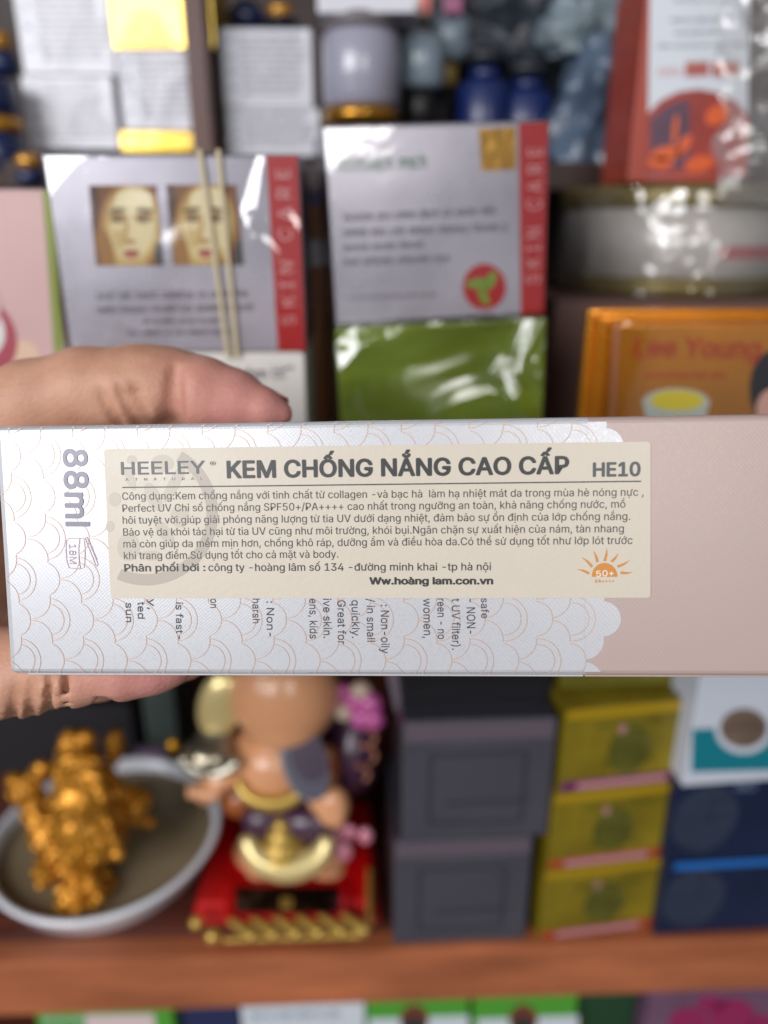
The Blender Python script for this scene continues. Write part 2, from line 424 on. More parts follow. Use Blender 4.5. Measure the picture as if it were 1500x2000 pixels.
def tube_body(x0, x1, ends, r=.0011):
    n = 5; prof = []
    for (cy, cz, a0) in ((r, r, 180), (DP - r, r, 270), (DP - r, HH - r, 0), (r, HH - r, 90)):
        for i in range(n):
            a = R_(a0 + 90 * i / (n - 1)); prof.append((cy + r * math.cos(a), cz + r * math.sin(a)))
    m = len(prof); vs, fs = [], []
    xs = [(x0, 1)] + [(x1, 1)]
    if 'L' in ends: xs = [(x0, .96), (x0 + .0004, .99)] + [(x0 + .0012, 1), (x1, 1)]
    if 'R' in ends: xs = xs[:-1] + [(x1 - .001, 1), (x1, .97)]
    for x, s in xs:
        for (y, z) in prof: vs.append((x, DP / 2 + (y - DP / 2) * s, HH / 2 + (z - HH / 2) * s))
    for j in range(len(xs) - 1):
        for i in range(m): k = (i + 1) % m; fs.append((j * m + i, j * m + k, (j + 1) * m + k, (j + 1) * m + i))
    if 'L' in ends: fs.append(tuple(range(m))[::-1])
    if 'R' in ends: fs.append(tuple(range((len(xs) - 1) * m, len(xs) * m)))
    me = mesh_py(vs, fs); bm = bmesh.new(); bm.from_mesh(me); bmesh.ops.recalc_face_normals(bm, faces=bm.faces); bm.to_mesh(me); bm.free()
    me.shade_flat(); return me
link('carton_body', tube_body(0, ub, 'L'), white_card, hb)
link('rose_end', tube_body(ub, WD, 'R'), rose_card, hb)
# scale (wave) pattern lattice, measured at the right end of the print
Z0 = (900, 1150); ZS = 4.1667
def zp(x, y): return held.uv(Z0[0] + x / ZS, Z0[1] + y / ZS)
sc = (zp(1000, 420)[0] - zp(190, 420)[0]) / 810
cA = Vector(zp(1155, 245)); U = lambda dx, dy: Vector((cA.x + (dx - 1155) * sc, cA.y - (dy - 245) * sc))
circles = []
for j in range(-16, 6):
    for i in range(-24, 2):
        # C rows
        if j % 2 == 0:
            circles.append(('C', 1000 + 272.5 * i, 420 + 175 * j, 167))
for j in range(-8, 4):
    sh = 275 * (j % 2)
    for i in range(-12, 1):
        circles.append(('A', 1155 + 550 * i - sh, 245 + 350 * j, 146))
        bx = 910 + 550 * i - sh
        circles.append(('B', bx, 245 + 350 * j, 185)); circles.append(('b', bx, 245 + 350 * j, 134))
circles = [c for c in circles if not (c[0] == 'C' and c[1] > 1010)]
for j in range(-16, 6):
    if j % 2: continue
full = [c for c in circles if c[0] != 'b']
lines = []
def inface(p): return .0004 < p.x < WD and .0003 < p.y < HH - .0003
for t, cx, cy, r in circles:
    if t == 'A' and cx > 1100 or (t == 'C' and cx > 950): continue      # last scales have no outline, they end against the rose
    cur = []
    for i in range(33):
        a = R_(-90 + 180 * i / 32); x, y = cx + r * math.cos(a), cy + r * math.sin(a); p = U(x, y); ok = inface(p)
        if ok:
            for t2, x2, y2, r2 in full:
                if abs(x2 - cx) > 400 or abs(y2 - cy) > 400 or (x2 == cx and y2 == cy): continue
                if (x2 < cx - 1 or (t2 == 'A' and t == 'C')) and (x - x2) ** 2 + (y - y2) ** 2 < (r2 - 2) ** 2: ok = False; break
        if ok: cur.append(p)
        else:
            if len(cur) > 1: lines.append(cur)
            cur = []
    if len(cur) > 1: lines.append(cur)
held.strokes([[tuple(p) for p in l] for l in lines], .00013, 'scale_pattern', foil, hb, lift=.00008, uv=True)
# white scalloped edge over the rose
def clipy(P): return [(u, min(max(v, .0009), HH - .0009)) for u, v in P]
for t, cx, cy, r in circles:
    if (t == 'A' and cx > 1100) or (t == 'C' and cx > 950):
        P = []
        for i in range(25):
            a = R_(-90 + 180 * i / 24); p = U(cx + r * math.cos(a), cy + r * math.sin(a))
            if p.x > ub - .0001: P.append((p.x, p.y))
        if len(P) > 2:
            P = [q for q in P if .0008 < q[1] < HH - .0008]
            if len(P) > 2:
                held.sheet([(ub - .0002, P[0][1])] + P + [(ub - .0002, P[-1][1])], 'scallop', white_card, hb, lift=.00006 if t == 'A' else .00004)

ink = mat('label_ink', (24, 26, 30), .5, coat=.3, coat_rough=.3); ink2 = mat('soft_label_ink', (56, 60, 66), .5, coat=.4, coat_rough=.3)
label_m = mat('cream_label_paper', (196, 187, 172), .48, coat=.30, bump=.05, bscale=900, var=.02, vscale=120, coat_rough=.3)
mark_m = mat('label_watermark', (168, 158, 146), .48, coat=.30, coat_rough=.3)
lab = [held.uv(*p) for p in ((203.5, 877), (1270, 862.5), (1270, 1167), (217.5, 1168))]
def rounded(q, r=.0006, n=4):
    out = []; q = [Vector(p) for p in q]
    for i, p in enumerate(q):
        a = (q[i - 1] - p).normalized(); b = (q[(i + 1) % 4] - p).normalized()
        for k in range(n + 1):
            t = k / n; out.append(tuple((p + a * r * (1 - t)) * (1 - t) + (p + b * r * t) * t + (p * (0))) if False else tuple(p + a * r * (1 - t) ** 2 + b * r * t ** 2))
    return out
sticker = held.sheet(rounded(lab), 'label_sticker', label_m, hb, lift=.00022, thick=.0001)
LT = .00026
def ring(cx, cy, rx, ry, wd, a0=0, a1=360, n=64):
    o = [(cx + rx * math.cos(R_(a0 + (a1 - a0) * i / n)), cy + ry * math.sin(R_(a0 + (a1 - a0) * i / n))) for i in range(n + 1)]
    return [p for p in o if p[0] > 205 and 864 + (1270 - p[0]) * .0136 < p[1] < 1166]
def band(cx, cy, r, wd, a0, a1, lift=LT, name='watermark'):
    vs, fs = [], []; n = 60; run = []
    for i in range(n + 1):
        a = R_(a0 + (a1 - a0) * i / n); pi = (cx + (r - wd / 2) * math.cos(a), cy + (r - wd / 2) * math.sin(a)); po = (cx + (r + wd / 2) * math.cos(a), cy + (r + wd / 2) * math.sin(a))
        inside = all(p[0] > 207 + (p[1] - 877) * .048 and p[1] > 879.5 - (p[0] - 203) * .0136 for p in (pi, po))
        run.append((pi, po, inside))
    for i, (pi, po, _) in enumerate(run):
        for p in (pi, po): u = held.uv(*p); vs.append((u[0], -lift, u[1]))
    for i in range(n):
        if run[i][2] and run[i + 1][2]: fs.append((2 * i, 2 * i + 1, 2 * i + 3, 2 * i + 2))
    return link(name, mesh_py(vs, fs), mark_m, sticker)
band(286, 1003, 129, 22, -180, 180)
light_mark = mat('label_pale_watermark', (182, 172, 158), .48, coat=.30, coat_rough=.3)
def mark_ell(*a, **k):
    held.ell(*a, 'watermark', light_mark, sticker, lift=LT - .00001, **k)
for (cx, cy, rx, ry, rot) in ((318, 905, 22, 17, 0), (258, 898, 10, 9, 0), (255, 935, 8, 24, 20), (340, 945, 11, 40, -28), (300, 970, 13, 30, 25), (225, 975, 12, 14, 0),
                              (216, 1028, 8, 11, 0), (352, 1008, 18, 22, 0), (322, 1040, 12, 28, 35), (252, 1068, 22, 27, 0), (296, 1085, 22, 10, 0)):
    mark_ell(cx, cy, rx, ry, rot=rot, n=24)
T = lambda s, p0, p1, h, m=ink, **k: held.text(s, p0, p1, h, m, sticker, lift=LT + .00003, **k)
T('KEM CHỐNG NẮNG CAO CẤP', (444, 934.5), (1111, 926), 35, bold=.028, name='title_text')
T('HE10', (1157, 931.5), (1250, 930), 28.5, m=ink2, bold=.028, name='code_text')
T('HEELEY', (238, 927.5), (402, 925), 25.5, m=ink2, bold=.012, name='brand_text')
T('®', (411, 911), (422.5, 911), 10, m=ink2, name='registered_mark')
T('ATNATURAL', (246, 939), (397, 937), 5.2, m=ink2, spacing=2.6, name='brand_subtitle')
held.strokes([[(240, 951.8), (560, 948.2), (900, 944), (1251, 939.8)]], .00021, 'ruled_line', ink, sticker, lift=LT + .00003)
body_lines = [
    ('Công dụng:Kem chống nắng với tinh chất từ collagen -và bạc hà  làm hạ nhiệt mát da trong mùa hè nóng nực ,', (240, 976), (1256, 968)),
    ('Perfect UV Chỉ số chống nắng SPF50+/PA++++ cao nhất trong ngưỡng an toàn, khả năng chống nước, mồ', (240.5, 999.5), (1220.5, 991.2)),
    ('hôi tuyệt vời.giúp giải phóng năng lượng từ tia UV dưới dạng nhiệt, đảm bảo sự ổn định của lớp chống nắng.', (241, 1022.7), (1230, 1015.2)),
    ('Bảo vệ da khỏi tác hại từ tia UV cũng như môi trường, khói bụi.Ngăn chặn sự xuất hiện của nám, tàn nhang', (242, 1046), (1217.5, 1039)),
    ('mà còn giúp da mềm mịn hơn, chống khô ráp, dưỡng ẩm và điều hòa da.Có thể sử dụng tốt như lớp lót trước', (242.5, 1069), (1234.5, 1062)),
    ('khi trang điểm.Sử dụng tốt cho cả mặt và body.', (243.5, 1091.8), (661, 1088.7))]
for s, a, b in body_lines: T(s, a, b, 14.4)
T('Phân phối bởi :', (244, 1116), (402, 1115), 14.6, bold=.016)
T('công ty -hoàng lâm số 134 -đường minh khai -tp hà nội', (408, 1115), (958.5, 1113.3), 14.6, bold=.004)
T('Ww.hoàng lam.con.vn', (721.5, 1141.3), (963, 1141), 14.6, bold=.035)
orange = mat('orange_print', (196, 128, 52), .45)
TT = LT + .00003
held.ell(1180, 1126, 25, 27, 'sun_symbol', orange, sticker, lift=TT, a0=0, a1=180, n=24)
ux = lambda x, y: (850 + x / 2.3077, 1050 + y / 2.3077)
for (x0, y0, x1, y1) in ((692, 160, 635, 140), (706, 130, 658, 86), (730, 109, 711, 58), (762, 104, 772, 46), (793, 108, 824, 68), (820, 130, 877, 100), (834, 157, 888, 155)):
    dx, dy = x1 - x0, y1 - y0; L_ = math.hypot(dx, dy); nx, ny = -dy / L_, dx / L_
    P = [(x0 + nx * 6, y0 + ny * 6), (x0 + dx * .5 + nx * 7.5, y0 + dy * .5 + ny * 7.5), (x1, y1), (x0 + dx * .45 - nx * 2, y0 + dy * .45 - ny * 2), (x0 - nx * 6, y0 - ny * 6)]
    held.poly([ux(*p) for p in P], 'sun_ray', orange, sticker, lift=TT)
T('50+', ux(724, 176), ux(804, 170), 12, m=mat('white_print', (225, 218, 205), .5), bold=.01, name='sun_number')
T('PA++++', ux(720, 203), ux(805, 200), 6.5, m=orange, bold=.01, name='sun_caption')
for o in sticker.children:
    if o.name.startswith('sun_number'): o.location.y -= .00004
# print on the card itself
card_ink = mat('card_ink', (58, 48, 52), .5)
V = lambda s, x, y0, y1, h, m=card_ink, **k: held.text(s, (x, y0), (x + (y1 - y0) * .012, y1), h, m, hb, lift=.00012, **k)
for s, x, y0, y1, h in (('safe', 939.5, 1168, 1207.6, 14), ('- NON-', 911, 1170, 1237.6, 16.5), ('t UV filter).', 882, 1169, 1269, 16), ('reen - no', 854, 1169, 1248, 15.5),
                        ('women,', 826.5, 1169, 1246, 16), (': Non-oily', 743.5, 1181, 1276, 16), ('/ in small', 716, 1169, 1253, 15.5), ('quickly.', 686.5, 1172, 1246, 15.5),
                        ('Great for', 659, 1172, 1258, 15.5), ('ive skin.', 631, 1169, 1246, 15.5), ('ens, kids', 604, 1169, 1247, 15.5), (': Non-', 520.5, 1174, 1243, 14.5),
                        ('harsh', 493, 1169, 1217, 14.5), ('on', 411, 1169, 1187, 14), ('is fast-', 343.5, 1176, 1248, 13.5), ('y,', 290, 1169, 1190, 13), ('ted', 269, 1175, 1208, 13.5), ('sun', 245.5, 1177, 1215, 13.5)):
    V(s, x, y0, y1, h, name='printed_text')
silver_foil = mat('lilac_silver_foil', (104, 102, 114), .35, metal=.2)
held.text('88ml', (122.5, 876), (128.5, 1028), 48, silver_foil, hb, name='volume_text', bold=.02, lift=.00014)
J = lambda *P: [(x / 3.846, 820 + y / 3.846) for x, y in P]
held.strokes([J((520, 890), (500, 905), (496, 980), (503, 1060), (520, 1112), (600, 1120), (632, 1108), (640, 1040), (640, 960), (630, 890), (520, 890)),
              J((600, 892), (592, 960), (594, 1040), (604, 1118)), J((640, 890), (720, 1092)), J((655, 882), (738, 1085)), J((668, 900), (728, 1050)),
              J((640, 890), (655, 880)), J((720, 1092), (730, 1100), (738, 1085))], .00011, 'jar_symbol', mat('jar_line', (176, 150, 158), .5), hb, lift=.00012)
held.text('18M', (519 / 3.846, 820 + 935 / 3.846), (524 / 3.846, 820 + 1082 / 3.846), 13, mat('jar_line'), hb, name='shelf_life_text', lift=.00012)
# folded flap showing along the lower edge
link('lower_flap', box_mesh(.003, ub - .0002, .0008, DP - .002, -.0003, .0001, .0001, 1), white_card, hb)
link('rose_lower_flap', box_mesh(ub, WD - .002, .0008, DP - .002, -.0003, .0001, .0001, 1), rose_card, hb)
held.strokes([[(24, 1312.5), (95, 1313)], [(96, 1314.2), (400, 1313)], [(600, 1314), (790, 1313.4)], [(800, 1314), (1180, 1313.6)]], .00008, 'fold_line', mat('fold_shadow_line', (150, 140, 140), .6), hb, lift=.00006)

# ------------------------------------------------------------------ the hand
def skin_mat():
    m = mat('skin', (196, 138, 112), .52, sss=.12, spec=.35)
    nt = m.node_tree; n = nt.nodes; L = nt.links; b = n['Principled BSDF']
    at = n.new('ShaderNodeAttribute'); at.attribute_name = 'pink'
    tc = n.new('ShaderNodeTexCoord')
    t1 = n.new('ShaderNodeTexNoise'); t1.inputs['Scale'].default_value = 140; t1.inputs['Detail'].default_value = 6; L.new(tc.outputs['Object'], t1.inputs[0])
    mx = n.new('ShaderNodeMix'); mx.data_type = 'RGBA'; mx.inputs[6].default_value = lin((190, 144, 120)); mx.inputs[7].default_value = lin((190, 130, 124))
    L.new(at.outputs['Fac'], mx.inputs[0])
    m2 = n.new('ShaderNodeMix'); m2.data_type = 'RGBA'; m2.blend_type = 'MULTIPLY'; m2.inputs[7].default_value = (.72, .6, .55, 1)
    r = n.new('ShaderNodeMapRange'); r.inputs[1].default_value = .4; r.inputs[2].default_value = .75; r.inputs[4].default_value = .6
    L.new(t1.outputs['Fac'], r.inputs[0]); L.new(r.outputs[0], m2.inputs[0]); L.new(mx.outputs[2], m2.inputs[6]); L.new(m2.outputs[2], b.inputs['Base Color'])
    v = n.new('ShaderNodeTexVoronoi'); v.inputs['Scale'].default_value = 1300; L.new(tc.outputs['Object'], v.inputs[0])
    bp = n.new('ShaderNodeBump'); bp.inputs['Strength'].default_value = .25; bp.inputs['Distance'].default_value = .0003
    L.new(v.outputs['Distance'], bp.inputs['Height']); L.new(bp.outputs[0], b.inputs['Normal'])
    return m
skin = skin_mat()
P = lambda px, py, d: at_depth(px, py, d)
hs = SDF(P(-700, 1500, .19) - Vector((.02, .07, .06)), Vector((P(640, 700, .17).x, .24, P(0, 560, .17).z)), .0009)
MM = .001
thumb = [(P(-230, 1010, .176), 15 * MM), (P(-120, 935, .170), 12 * MM), (P(-40, 856, .167), 9.6 * MM), (P(60, 785, .166), 8.2 * MM), (P(170, 762, .166), 8.5 * MM), (P(262, 763, .166), 8.4 * MM),
         (P(335, 764, .166), 8.3 * MM)]
hs.chain(thumb, .004)
dist = [(P(352, 768, .166), 7.4 * MM), (P(396, 771, .165), 8.0 * MM), (P(455, 784, .165), 6.9 * MM), (P(515, 800, .164), 4.6 * MM), (P(547, 808, .164), 2.7 * MM)]
hs.chain(dist, .0012)
hs.ell(P(300, 718, .166), (9 * MM, 7 * MM, 4 * MM), .004)
# palm, heel, wrist
hs.ell(P(-200, 1080, .180), (21 * MM, 22 * MM, 30 * MM), .01)
hs.cap(P(-150, 1000, .185), P(-150, 1290, .185), 18 * MM, 17 * MM, .008)
hs.chain([(P(-260, 1150, .180), 26 * MM), (P(-480, 1330, .165), 24 * MM), (P(-760, 1500, .160), 27 * MM)], .012)
# fingers wrapped under the carton
fing = [[(-190, 1250, .165, 12), (-80, 1312, .158, 10.5), (40, 1315, .153, 8.6), (130, 1302, .151, 7.8), (240, 1296, .150, 6.8), (300, 1294, .150, 5.8), (334, 1292, .150, 4.6)],
        [(-150, 1220, .184, 12), (-30, 1290, .176, 11), (90, 1298, .170, 9.2), (190, 1292, .168, 8.2), (300, 1285, .167, 7.2), (362, 1280, .167, 5.4)],
        [(-120, 1200, .200, 12), (0, 1262, .192, 11), (110, 1262, .188, 8.9), (210, 1255, .186, 8), (320, 1248, .184, 6.6)],
        [(-100, 1180, .214, 11), (20, 1236, .206, 9.5), (120, 1240, .204, 7.8), (220, 1232, .202, 6.3)]]
for f in fing: hs.chain([(P(a, b, d), r * MM) for a, b, d, r in f], .0022)
# flexion folds: shallow grooves across fingers and at the thumb joint
def groove(cx, cy, d, r, x1, a0, a1, g, k_=.0016, n=7):
    """a skin fold running round a finger from angle a0 to a1 (0 = facing the lens, 90 = underside)"""
    q = []
    for i in range(n):
        t = i / (n - 1); a = R_(a0 + (a1 - a0) * t); q.append((P(cx + (x1 - cx) * t, cy + r * MM * math.sin(a) / (d / 1500), d - r * MM * math.cos(a)), g * MM * (.35 + .65 * t)))
    for (p_, ra), (p2, rb) in zip(q, q[1:]): hs.cap(p_, p2, ra, rb, k_, sub=True)
groove(342, 764, .166, 8.3, 332, -30, 85, 2.3, .0022)
groove(262, 763, .166, 8.5, 300, -8, 80, 1.0); groove(234, 763, .166, 8.5, 278, -5, 75, .8); groove(196, 763, .166, 8.5, 240, 0, 70, .6); groove(310, 764, .166, 8.4, 316, 25, 85, .8)
for x, c, r, g in ((30, 1314, 8.7, .7), (64, 1311, 8.4, .55), (100, 1306, 8.1, .6), (132, 1302, 7.8, .6), (205, 1298, 7.1, .8), (222, 1297, 7.0, .5)):
    groove(x, c, .1515, r, x - 6, 0, 100, g)
hm = hs.mesh()
hand = link('hand', hm, skin); tag(hand, 'hand gripping the long carton from behind, thumb on top and fingers below', 'hand')
tips = [P(460, 790, .164), P(545, 807, .164), P(335, 1300, .150), P(300, 1325, .146), P(362, 1280, .167)]
att = hm.attributes.new('pink', 'FLOAT', 'POINT')
co = np.empty(len(hm.vertices) * 3, np.float32); hm.vertices.foreach_get('co', co); co = co.reshape(-1, 3)
dd = np.min([np.linalg.norm(co - np.array(t), axis=1) for t in tips], 0)
att.data.foreach_set('value', np.clip(1.15 - dd / .017, 0, 1).astype(np.float32))
# thumb nail
def nail():
    axis = [(P(425, 779, .1645), 7.2), (P(470, 790, .1645), 6.0), (P(515, 800, .164), 4.8), (P(556, 806, .164), 3.1)]
    vs, fs = [], []; nu, nv = 10, 12
    upv = Vector((.15, 1.3, .9)).normalized()
    for i in range(nu + 1):
        t = i / nu * (len(axis) - 1); k = min(int(t), len(axis) - 2); f = t - k
        c = axis[k][0].lerp(axis[k + 1][0], f); r = (axis[k][1] * (1 - f) + axis[k + 1][1] * f) * MM + .0002
        ax = (axis[-1][0] - axis[0][0]).normalized(); u = (upv - ax * upv.dot(ax)).normalized(); s = ax.cross(u)
        taper = (1 - (abs(i / nu - .45) / .75) ** 4)
        for j in range(nv + 1):
            a = R_((-50 + 100 * j / nv) * taper); vs.append(c + (u * math.cos(a) + s * math.sin(a)) * r)
    for i in range(nu):
        for j in range(nv): a = i * (nv + 1) + j; fs.append((a, a + 1, a + nv + 2, a + nv + 1))
    me = mesh_py(vs, fs); bm = bmesh.new(); bm.from_mesh(me); bmesh.ops.recalc_face_normals(bm, faces=bm.faces)
    bmesh.ops.solidify(bm, geom=bm.faces[:], thickness=.0004); bm.to_mesh(me); bm.free(); me.shade_smooth(); return me
link('thumb_nail', nail(), mat('nail', (176, 130, 124), .35, coat=.2), hand)

# ------------------------------------------------------------------ shared product materials
silver = mat('silver_card', (188, 184, 195), .28, metal=.4, var=.12, vscale=22, bump=.5, bscale=16)  # noise in the base colour imitates mottled reflections in the foil
redp = mat('red_print', (176, 16, 22), .4)
whitep = mat('white_card', (206, 206, 214), .6, spec=.3, var=.03)
grey_ink = mat('grey_print', (98, 92, 104), .5)
film = film_mat('cellophane', .10, .07, .12, 26)
film2 = film_mat('loose_cellophane', .13, .10, .5, 26)

# silver skin-care box, left (under the elastic band)
f = carton('skincare_box', 'silver skin care box with two portrait photos and an elastic band, just above the thumb', 'carton', 85, 305, 582, .236, silver, B=688, depth=.05, yaw=R_(1.5), wrap=film2)
s1 = f
f.poly([(520, 304), (581, 304), (597, 686), (543, 686)], 'red_band', redp, f.root)
lilac = mat('lilac_white_print', (214, 160, 160), .4)
f.text('SKIN CARE', (577, 634), (566, 330), 26, lilac, f.root, name='band_text', spacing=1.5, lift=.0002)
hair = mat('portrait_hair', (120, 72, 16), .5, var=.25, vscale=120); face = mat('portrait_skin', (206, 190, 136), .5, var=.08, vscale=90); lip = mat('portrait_lips', (176, 96, 72), .5)
shade = mat('portrait_brow', (96, 78, 40), .5)
gold_tone = mat('portrait_tone', (186, 148, 74), .5)
def portrait(f, q, ox):
    (x0, y0), (x1, y1) = q
    k = f.poly([(x0, y0), (x1, y0), (x1 + 14, y1), (x0 + 14, y1)], 'portrait_print', hair, f.root, .00012)
    cx, cy = (x0 + x1) / 2 + 9 + ox, (y0 + y1) / 2
    def cl(ex, ey, rx, ry, nm, m, lift, rot=0):
        P_ = []
        for i in range(36):
            a = 2 * math.pi * i / 36; X_, Y_ = rx * math.cos(a), ry * math.sin(a); r = R_(rot)
            x, y = ex + X_ * math.cos(r) + Y_ * math.sin(r), ey - X_ * math.sin(r) + Y_ * math.cos(r)
            y = min(max(y, y0), y1); dx = 14 * (y - y0) / (y1 - y0); P_.append((min(max(x, x0 + dx), x1 + dx), y))
        f.poly(P_, nm, m, k, lift)
    tones = [(138, 90, 26), (158, 112, 44), (178, 138, 70), (192, 160, 94), (204, 180, 118), (214, 196, 144), (222, 208, 164)]
    for i, tn in enumerate(tones):                   # printed photo: tones running from dark hair to lit forehead and cheeks
        t = i / (len(tones) - 1)
        cl(cx + 4 + 8 * t, cy + 8 - 10 * t, 66 - 26 * t, 100 - 36 * t, 'portrait_tone', mat('portrait_tone_%s' % 'abcdefg'[i], tn, .5, var=.05, vscale=200), .00014 + .000008 * i, rot=-4)
    cl(cx + 12, cy - 48, 36, 26, 'portrait_forehead', mat('portrait_light_skin', (228, 216, 176), .5), .00021)
    cl(cx - 42, cy + 50, 15, 46, 'portrait_jaw_tone', mat('portrait_tone_b'), .00021, rot=12)
    cl(cx - 16, cy + 26, 12, 20, 'portrait_cheek', mat('portrait_tone_e'), .00021, rot=14); cl(cx + 14, cy + 76, 26, 8, 'portrait_chin_tone', mat('portrait_tone_d'), .00021)
    for sx in (-1, 1):
        e_ = cx + 7 + 25 * sx
        cl(e_, cy - 15, 19, 12, 'portrait_eye_socket', mat('portrait_tone_d'), .00023); cl(e_, cy - 15, 14, 8, 'portrait_eye_tone', mat('portrait_tone_b'), .00024)
        cl(e_, cy - 13, 10, 5, 'portrait_eye', mat('portrait_iris', (66, 66, 48), .4), .00026); cl(e_ + 4, cy - 13, 3, 2.4, 'portrait_eye_light', mat('portrait_eye_white', (196, 190, 166), .4), .00027)
        cl(e_ + 2 * sx, cy - 30, 19, 4, 'portrait_brow', shade, .00026, rot=-9 * sx)
    cl(cx - 3, cy + 12, 5, 24, 'portrait_nose', mat('portrait_tone_d'), .00023, rot=-6); cl(cx + 5, cy + 32, 12, 5, 'portrait_nose_tip', mat('portrait_tone_c'), .00025)
    cl(cx + 8, cy + 52, 16, 5, 'portrait_upper_lip', mat('portrait_lip_dark', (150, 66, 52), .45), .00026); cl(cx + 8, cy + 58, 14, 6, 'portrait_lower_lip', lip, .00027)
    cl(x1 + 6, y1 - 22, 9, 26, 'portrait_dark_lock', mat('portrait_dark', (52, 54, 56), .5), .00028)
    cl(x0 + 4, y0 + 40, 14, 60, 'portrait_hair_shadow', mat('portrait_dark_hair', (78, 44, 14), .5), .00028)
portrait(f, ((174, 362), (306, 519)), 0); portrait(f, ((325, 361), (462, 518)), -8)
f.scribble([((190, 585), (480, 580), 17), ((190, 612), (490, 606), 17), ((280, 632), (440, 630), 11), ((250, 655), (450, 652), 12)], grey_ink, f.root, seed=3)
# elastic band round it
bx0 = f.uv(392, 305)[0]; bx1 = f.uv(428, 305)[0]
bands = empty('elastic_band', f.M, 'yellowish elastic band looped upright round the silver box with the portraits', 'elastic band')
for a, b in ((bx0, bx0 + .0040), (bx1, bx1 + .0014)):
    g = .0011; loop = [(a, -g, f.h + g), (a, f.d + g, f.h + g), (a, f.d + g, -.0), (b, f.d + g, -.0), (b, -g, -.0)]
    vs, fs = [], []
    for (x, y, z) in ((a, -g, f.h + g), (b, -g, -.001), (b, f.d + g, -.001), (a, f.d + g, f.h + g)):
        for dx, dy in ((-.0006, 0), (.0006, 0)): vs.append((x + dx, y, z)); 
    for i in range(4): j = (i + 1) % 4; fs.append((2 * i, 2 * i + 1, 2 * j + 1, 2 * j))
    me = mesh_py(vs, fs); bm = bmesh.new(); bm.from_mesh(me); bmesh.ops.solidify(bm, geom=bm.faces[:], thickness=.0006); bm.to_mesh(me); bm.free()
    link('band_strand', me, mat('elastic', (186, 172, 140), .5), bands)
# box under it
f = carton('cream_box', 'white cream box under the silver box, partly behind the thumb', 'carton', 138, 692, 594, .236, mat('off_white_card', (206, 202, 196), .45, var=.04), zb=UP, depth=.05, yaw=R_(1.5))
f.scribble([((450, 742), (552, 738), 24), ((556, 722), (576, 721), 9)], grey_ink, f.root, seed=9)
f.root.name = 'cream_box'
# silver box 2 + green box : a stack that leans a little
f = carton('skincare_box', 'silver skin care box with round red leaf emblem, standing on the wrapped green box', 'carton', 634, 250, 1072, .250, silver, B=636, depth=.05, yaw=R_(9), roll=R_(2.3), wrap=film)
s2 = f
f.poly([(1013, 240), (1071, 238), (1062, 610), (1017, 613)], 'red_band', redp, f.root)
f.text('SKIN CARE', (1054, 552), (1060, 288), 28, lilac, f.root, name='band_text', spacing=1.5, lift=.0002)
f.poly([(935, 252), (1007, 248), (1008, 331), (940, 334)], 'gold_seal', mat('gold_seal_foil', (176, 132, 44), .35, metal=.6, bump=.5, bscale=200), f.root)
e = f.ell(946, 560, 42, 45, 'emblem', redp, f.root)
green = mat('leaf_green_print', (118, 158, 48), .4)
for (cx, cy, rx, ry, rot) in ((932, 553, 22, 9, 8), (958, 548, 20, 9, 65), (944, 578, 20, 8, 115)): f.ell(cx, cy, rx, ry, 'leaf', green, e, .0002, n=16, rot=rot)
f.scribble([((664, 335), (830, 328), 30)], mat('logo_green', (92, 130, 112), .4), f.root, name='logo_print', seed=5)
f.scribble([((672, 432), (965, 418), 17), ((672, 462), (985, 450), 17), ((672, 490), (822, 484), 16), ((672, 518), (878, 510), 16), ((680, 585), (850, 578), 7)], grey_ink, f.root, seed=6)
greenc = mat('green_foil_card', (118, 140, 26), .34, metal=.3, var=.35, vscale=16, stretch=(1, 1, 5))
f = carton('green_box', 'green box in shiny crumpled cellophane under the silver box with the emblem', 'carton', 656, 644, 1066, .244, greenc, zb=UP, depth=.055, yaw=R_(7), roll=R_(2.0), wrap=film_mat('crumpled_cellophane', .13, .17, 1.0, 26, dist=.012))
gs = mat('film_crease', (205, 215, 215), .2, spec=.8)
# folded ends of the cellophane: raised creases
rnd = random.Random(4)
# far-left pink portrait box
f = carton('pink_box', 'pale pink box printed with a smiling mouth, at the left edge', 'carton', -150, 372, 84, .242, mat('pink_card', (214, 180, 178), .42, var=.08, vscale=14), B=716, depth=.045, yaw=R_(1.5), wrap=film)
f.poly([(83, 372), (98, 372), (128, 716), (108, 716)], 'green_strip', mat('olive_green_strip', (136, 150, 58), .45), f.root, lift=.0001)
f.ell(30, 690, 46, 26, 'chin_tone', mat('cream_skin_print', (226, 196, 170), .45), f.root, lift=.00006)
f.ell(-34, 656, 64, 80, 'lips', mat('lips_print', (176, 70, 88), .4), f.root, lift=.00012, rot=28)
f.ell(-40, 643, 48, 58, 'teeth', mat('teeth_print', (226, 222, 220), .4), f.root, lift=.0002, rot=28)
f.ell(-62, 598, 62, 70, 'upper_lip_skin', mat('pink_card'), f.root, lift=.00028, rot=28)
f = carton('purple_trim_box', 'white box with purple top line under the pink smile box', 'carton', -150, 718, 78, .242, whitep, zb=UP, depth=.045, yaw=R_(1.5))
f.poly([(-150, 719), (78, 719), (80, 728), (-150, 728)], 'purple_line', mat('purple_print', (80, 62, 118), .4), f.root)
# box glimpsed between the silver boxes
f = carton('purple_orange_box', 'narrow box with purple cap band and orange front, in the gap between the silver boxes', 'carton', 588, 372, 640, .30, mat('orange_brown_card', (150, 92, 44), .4, var=.1), zb=UP, depth=.03, yaw=R_(2))
f.poly([(588, 372), (640, 372), (640, 402), (588, 402)], 'purple_cap_band', mat('purple_print'), f.root)
f.poly([(592, 470), (636, 470), (636, 520), (592, 520)], 'white_panel', whitep, f.root)

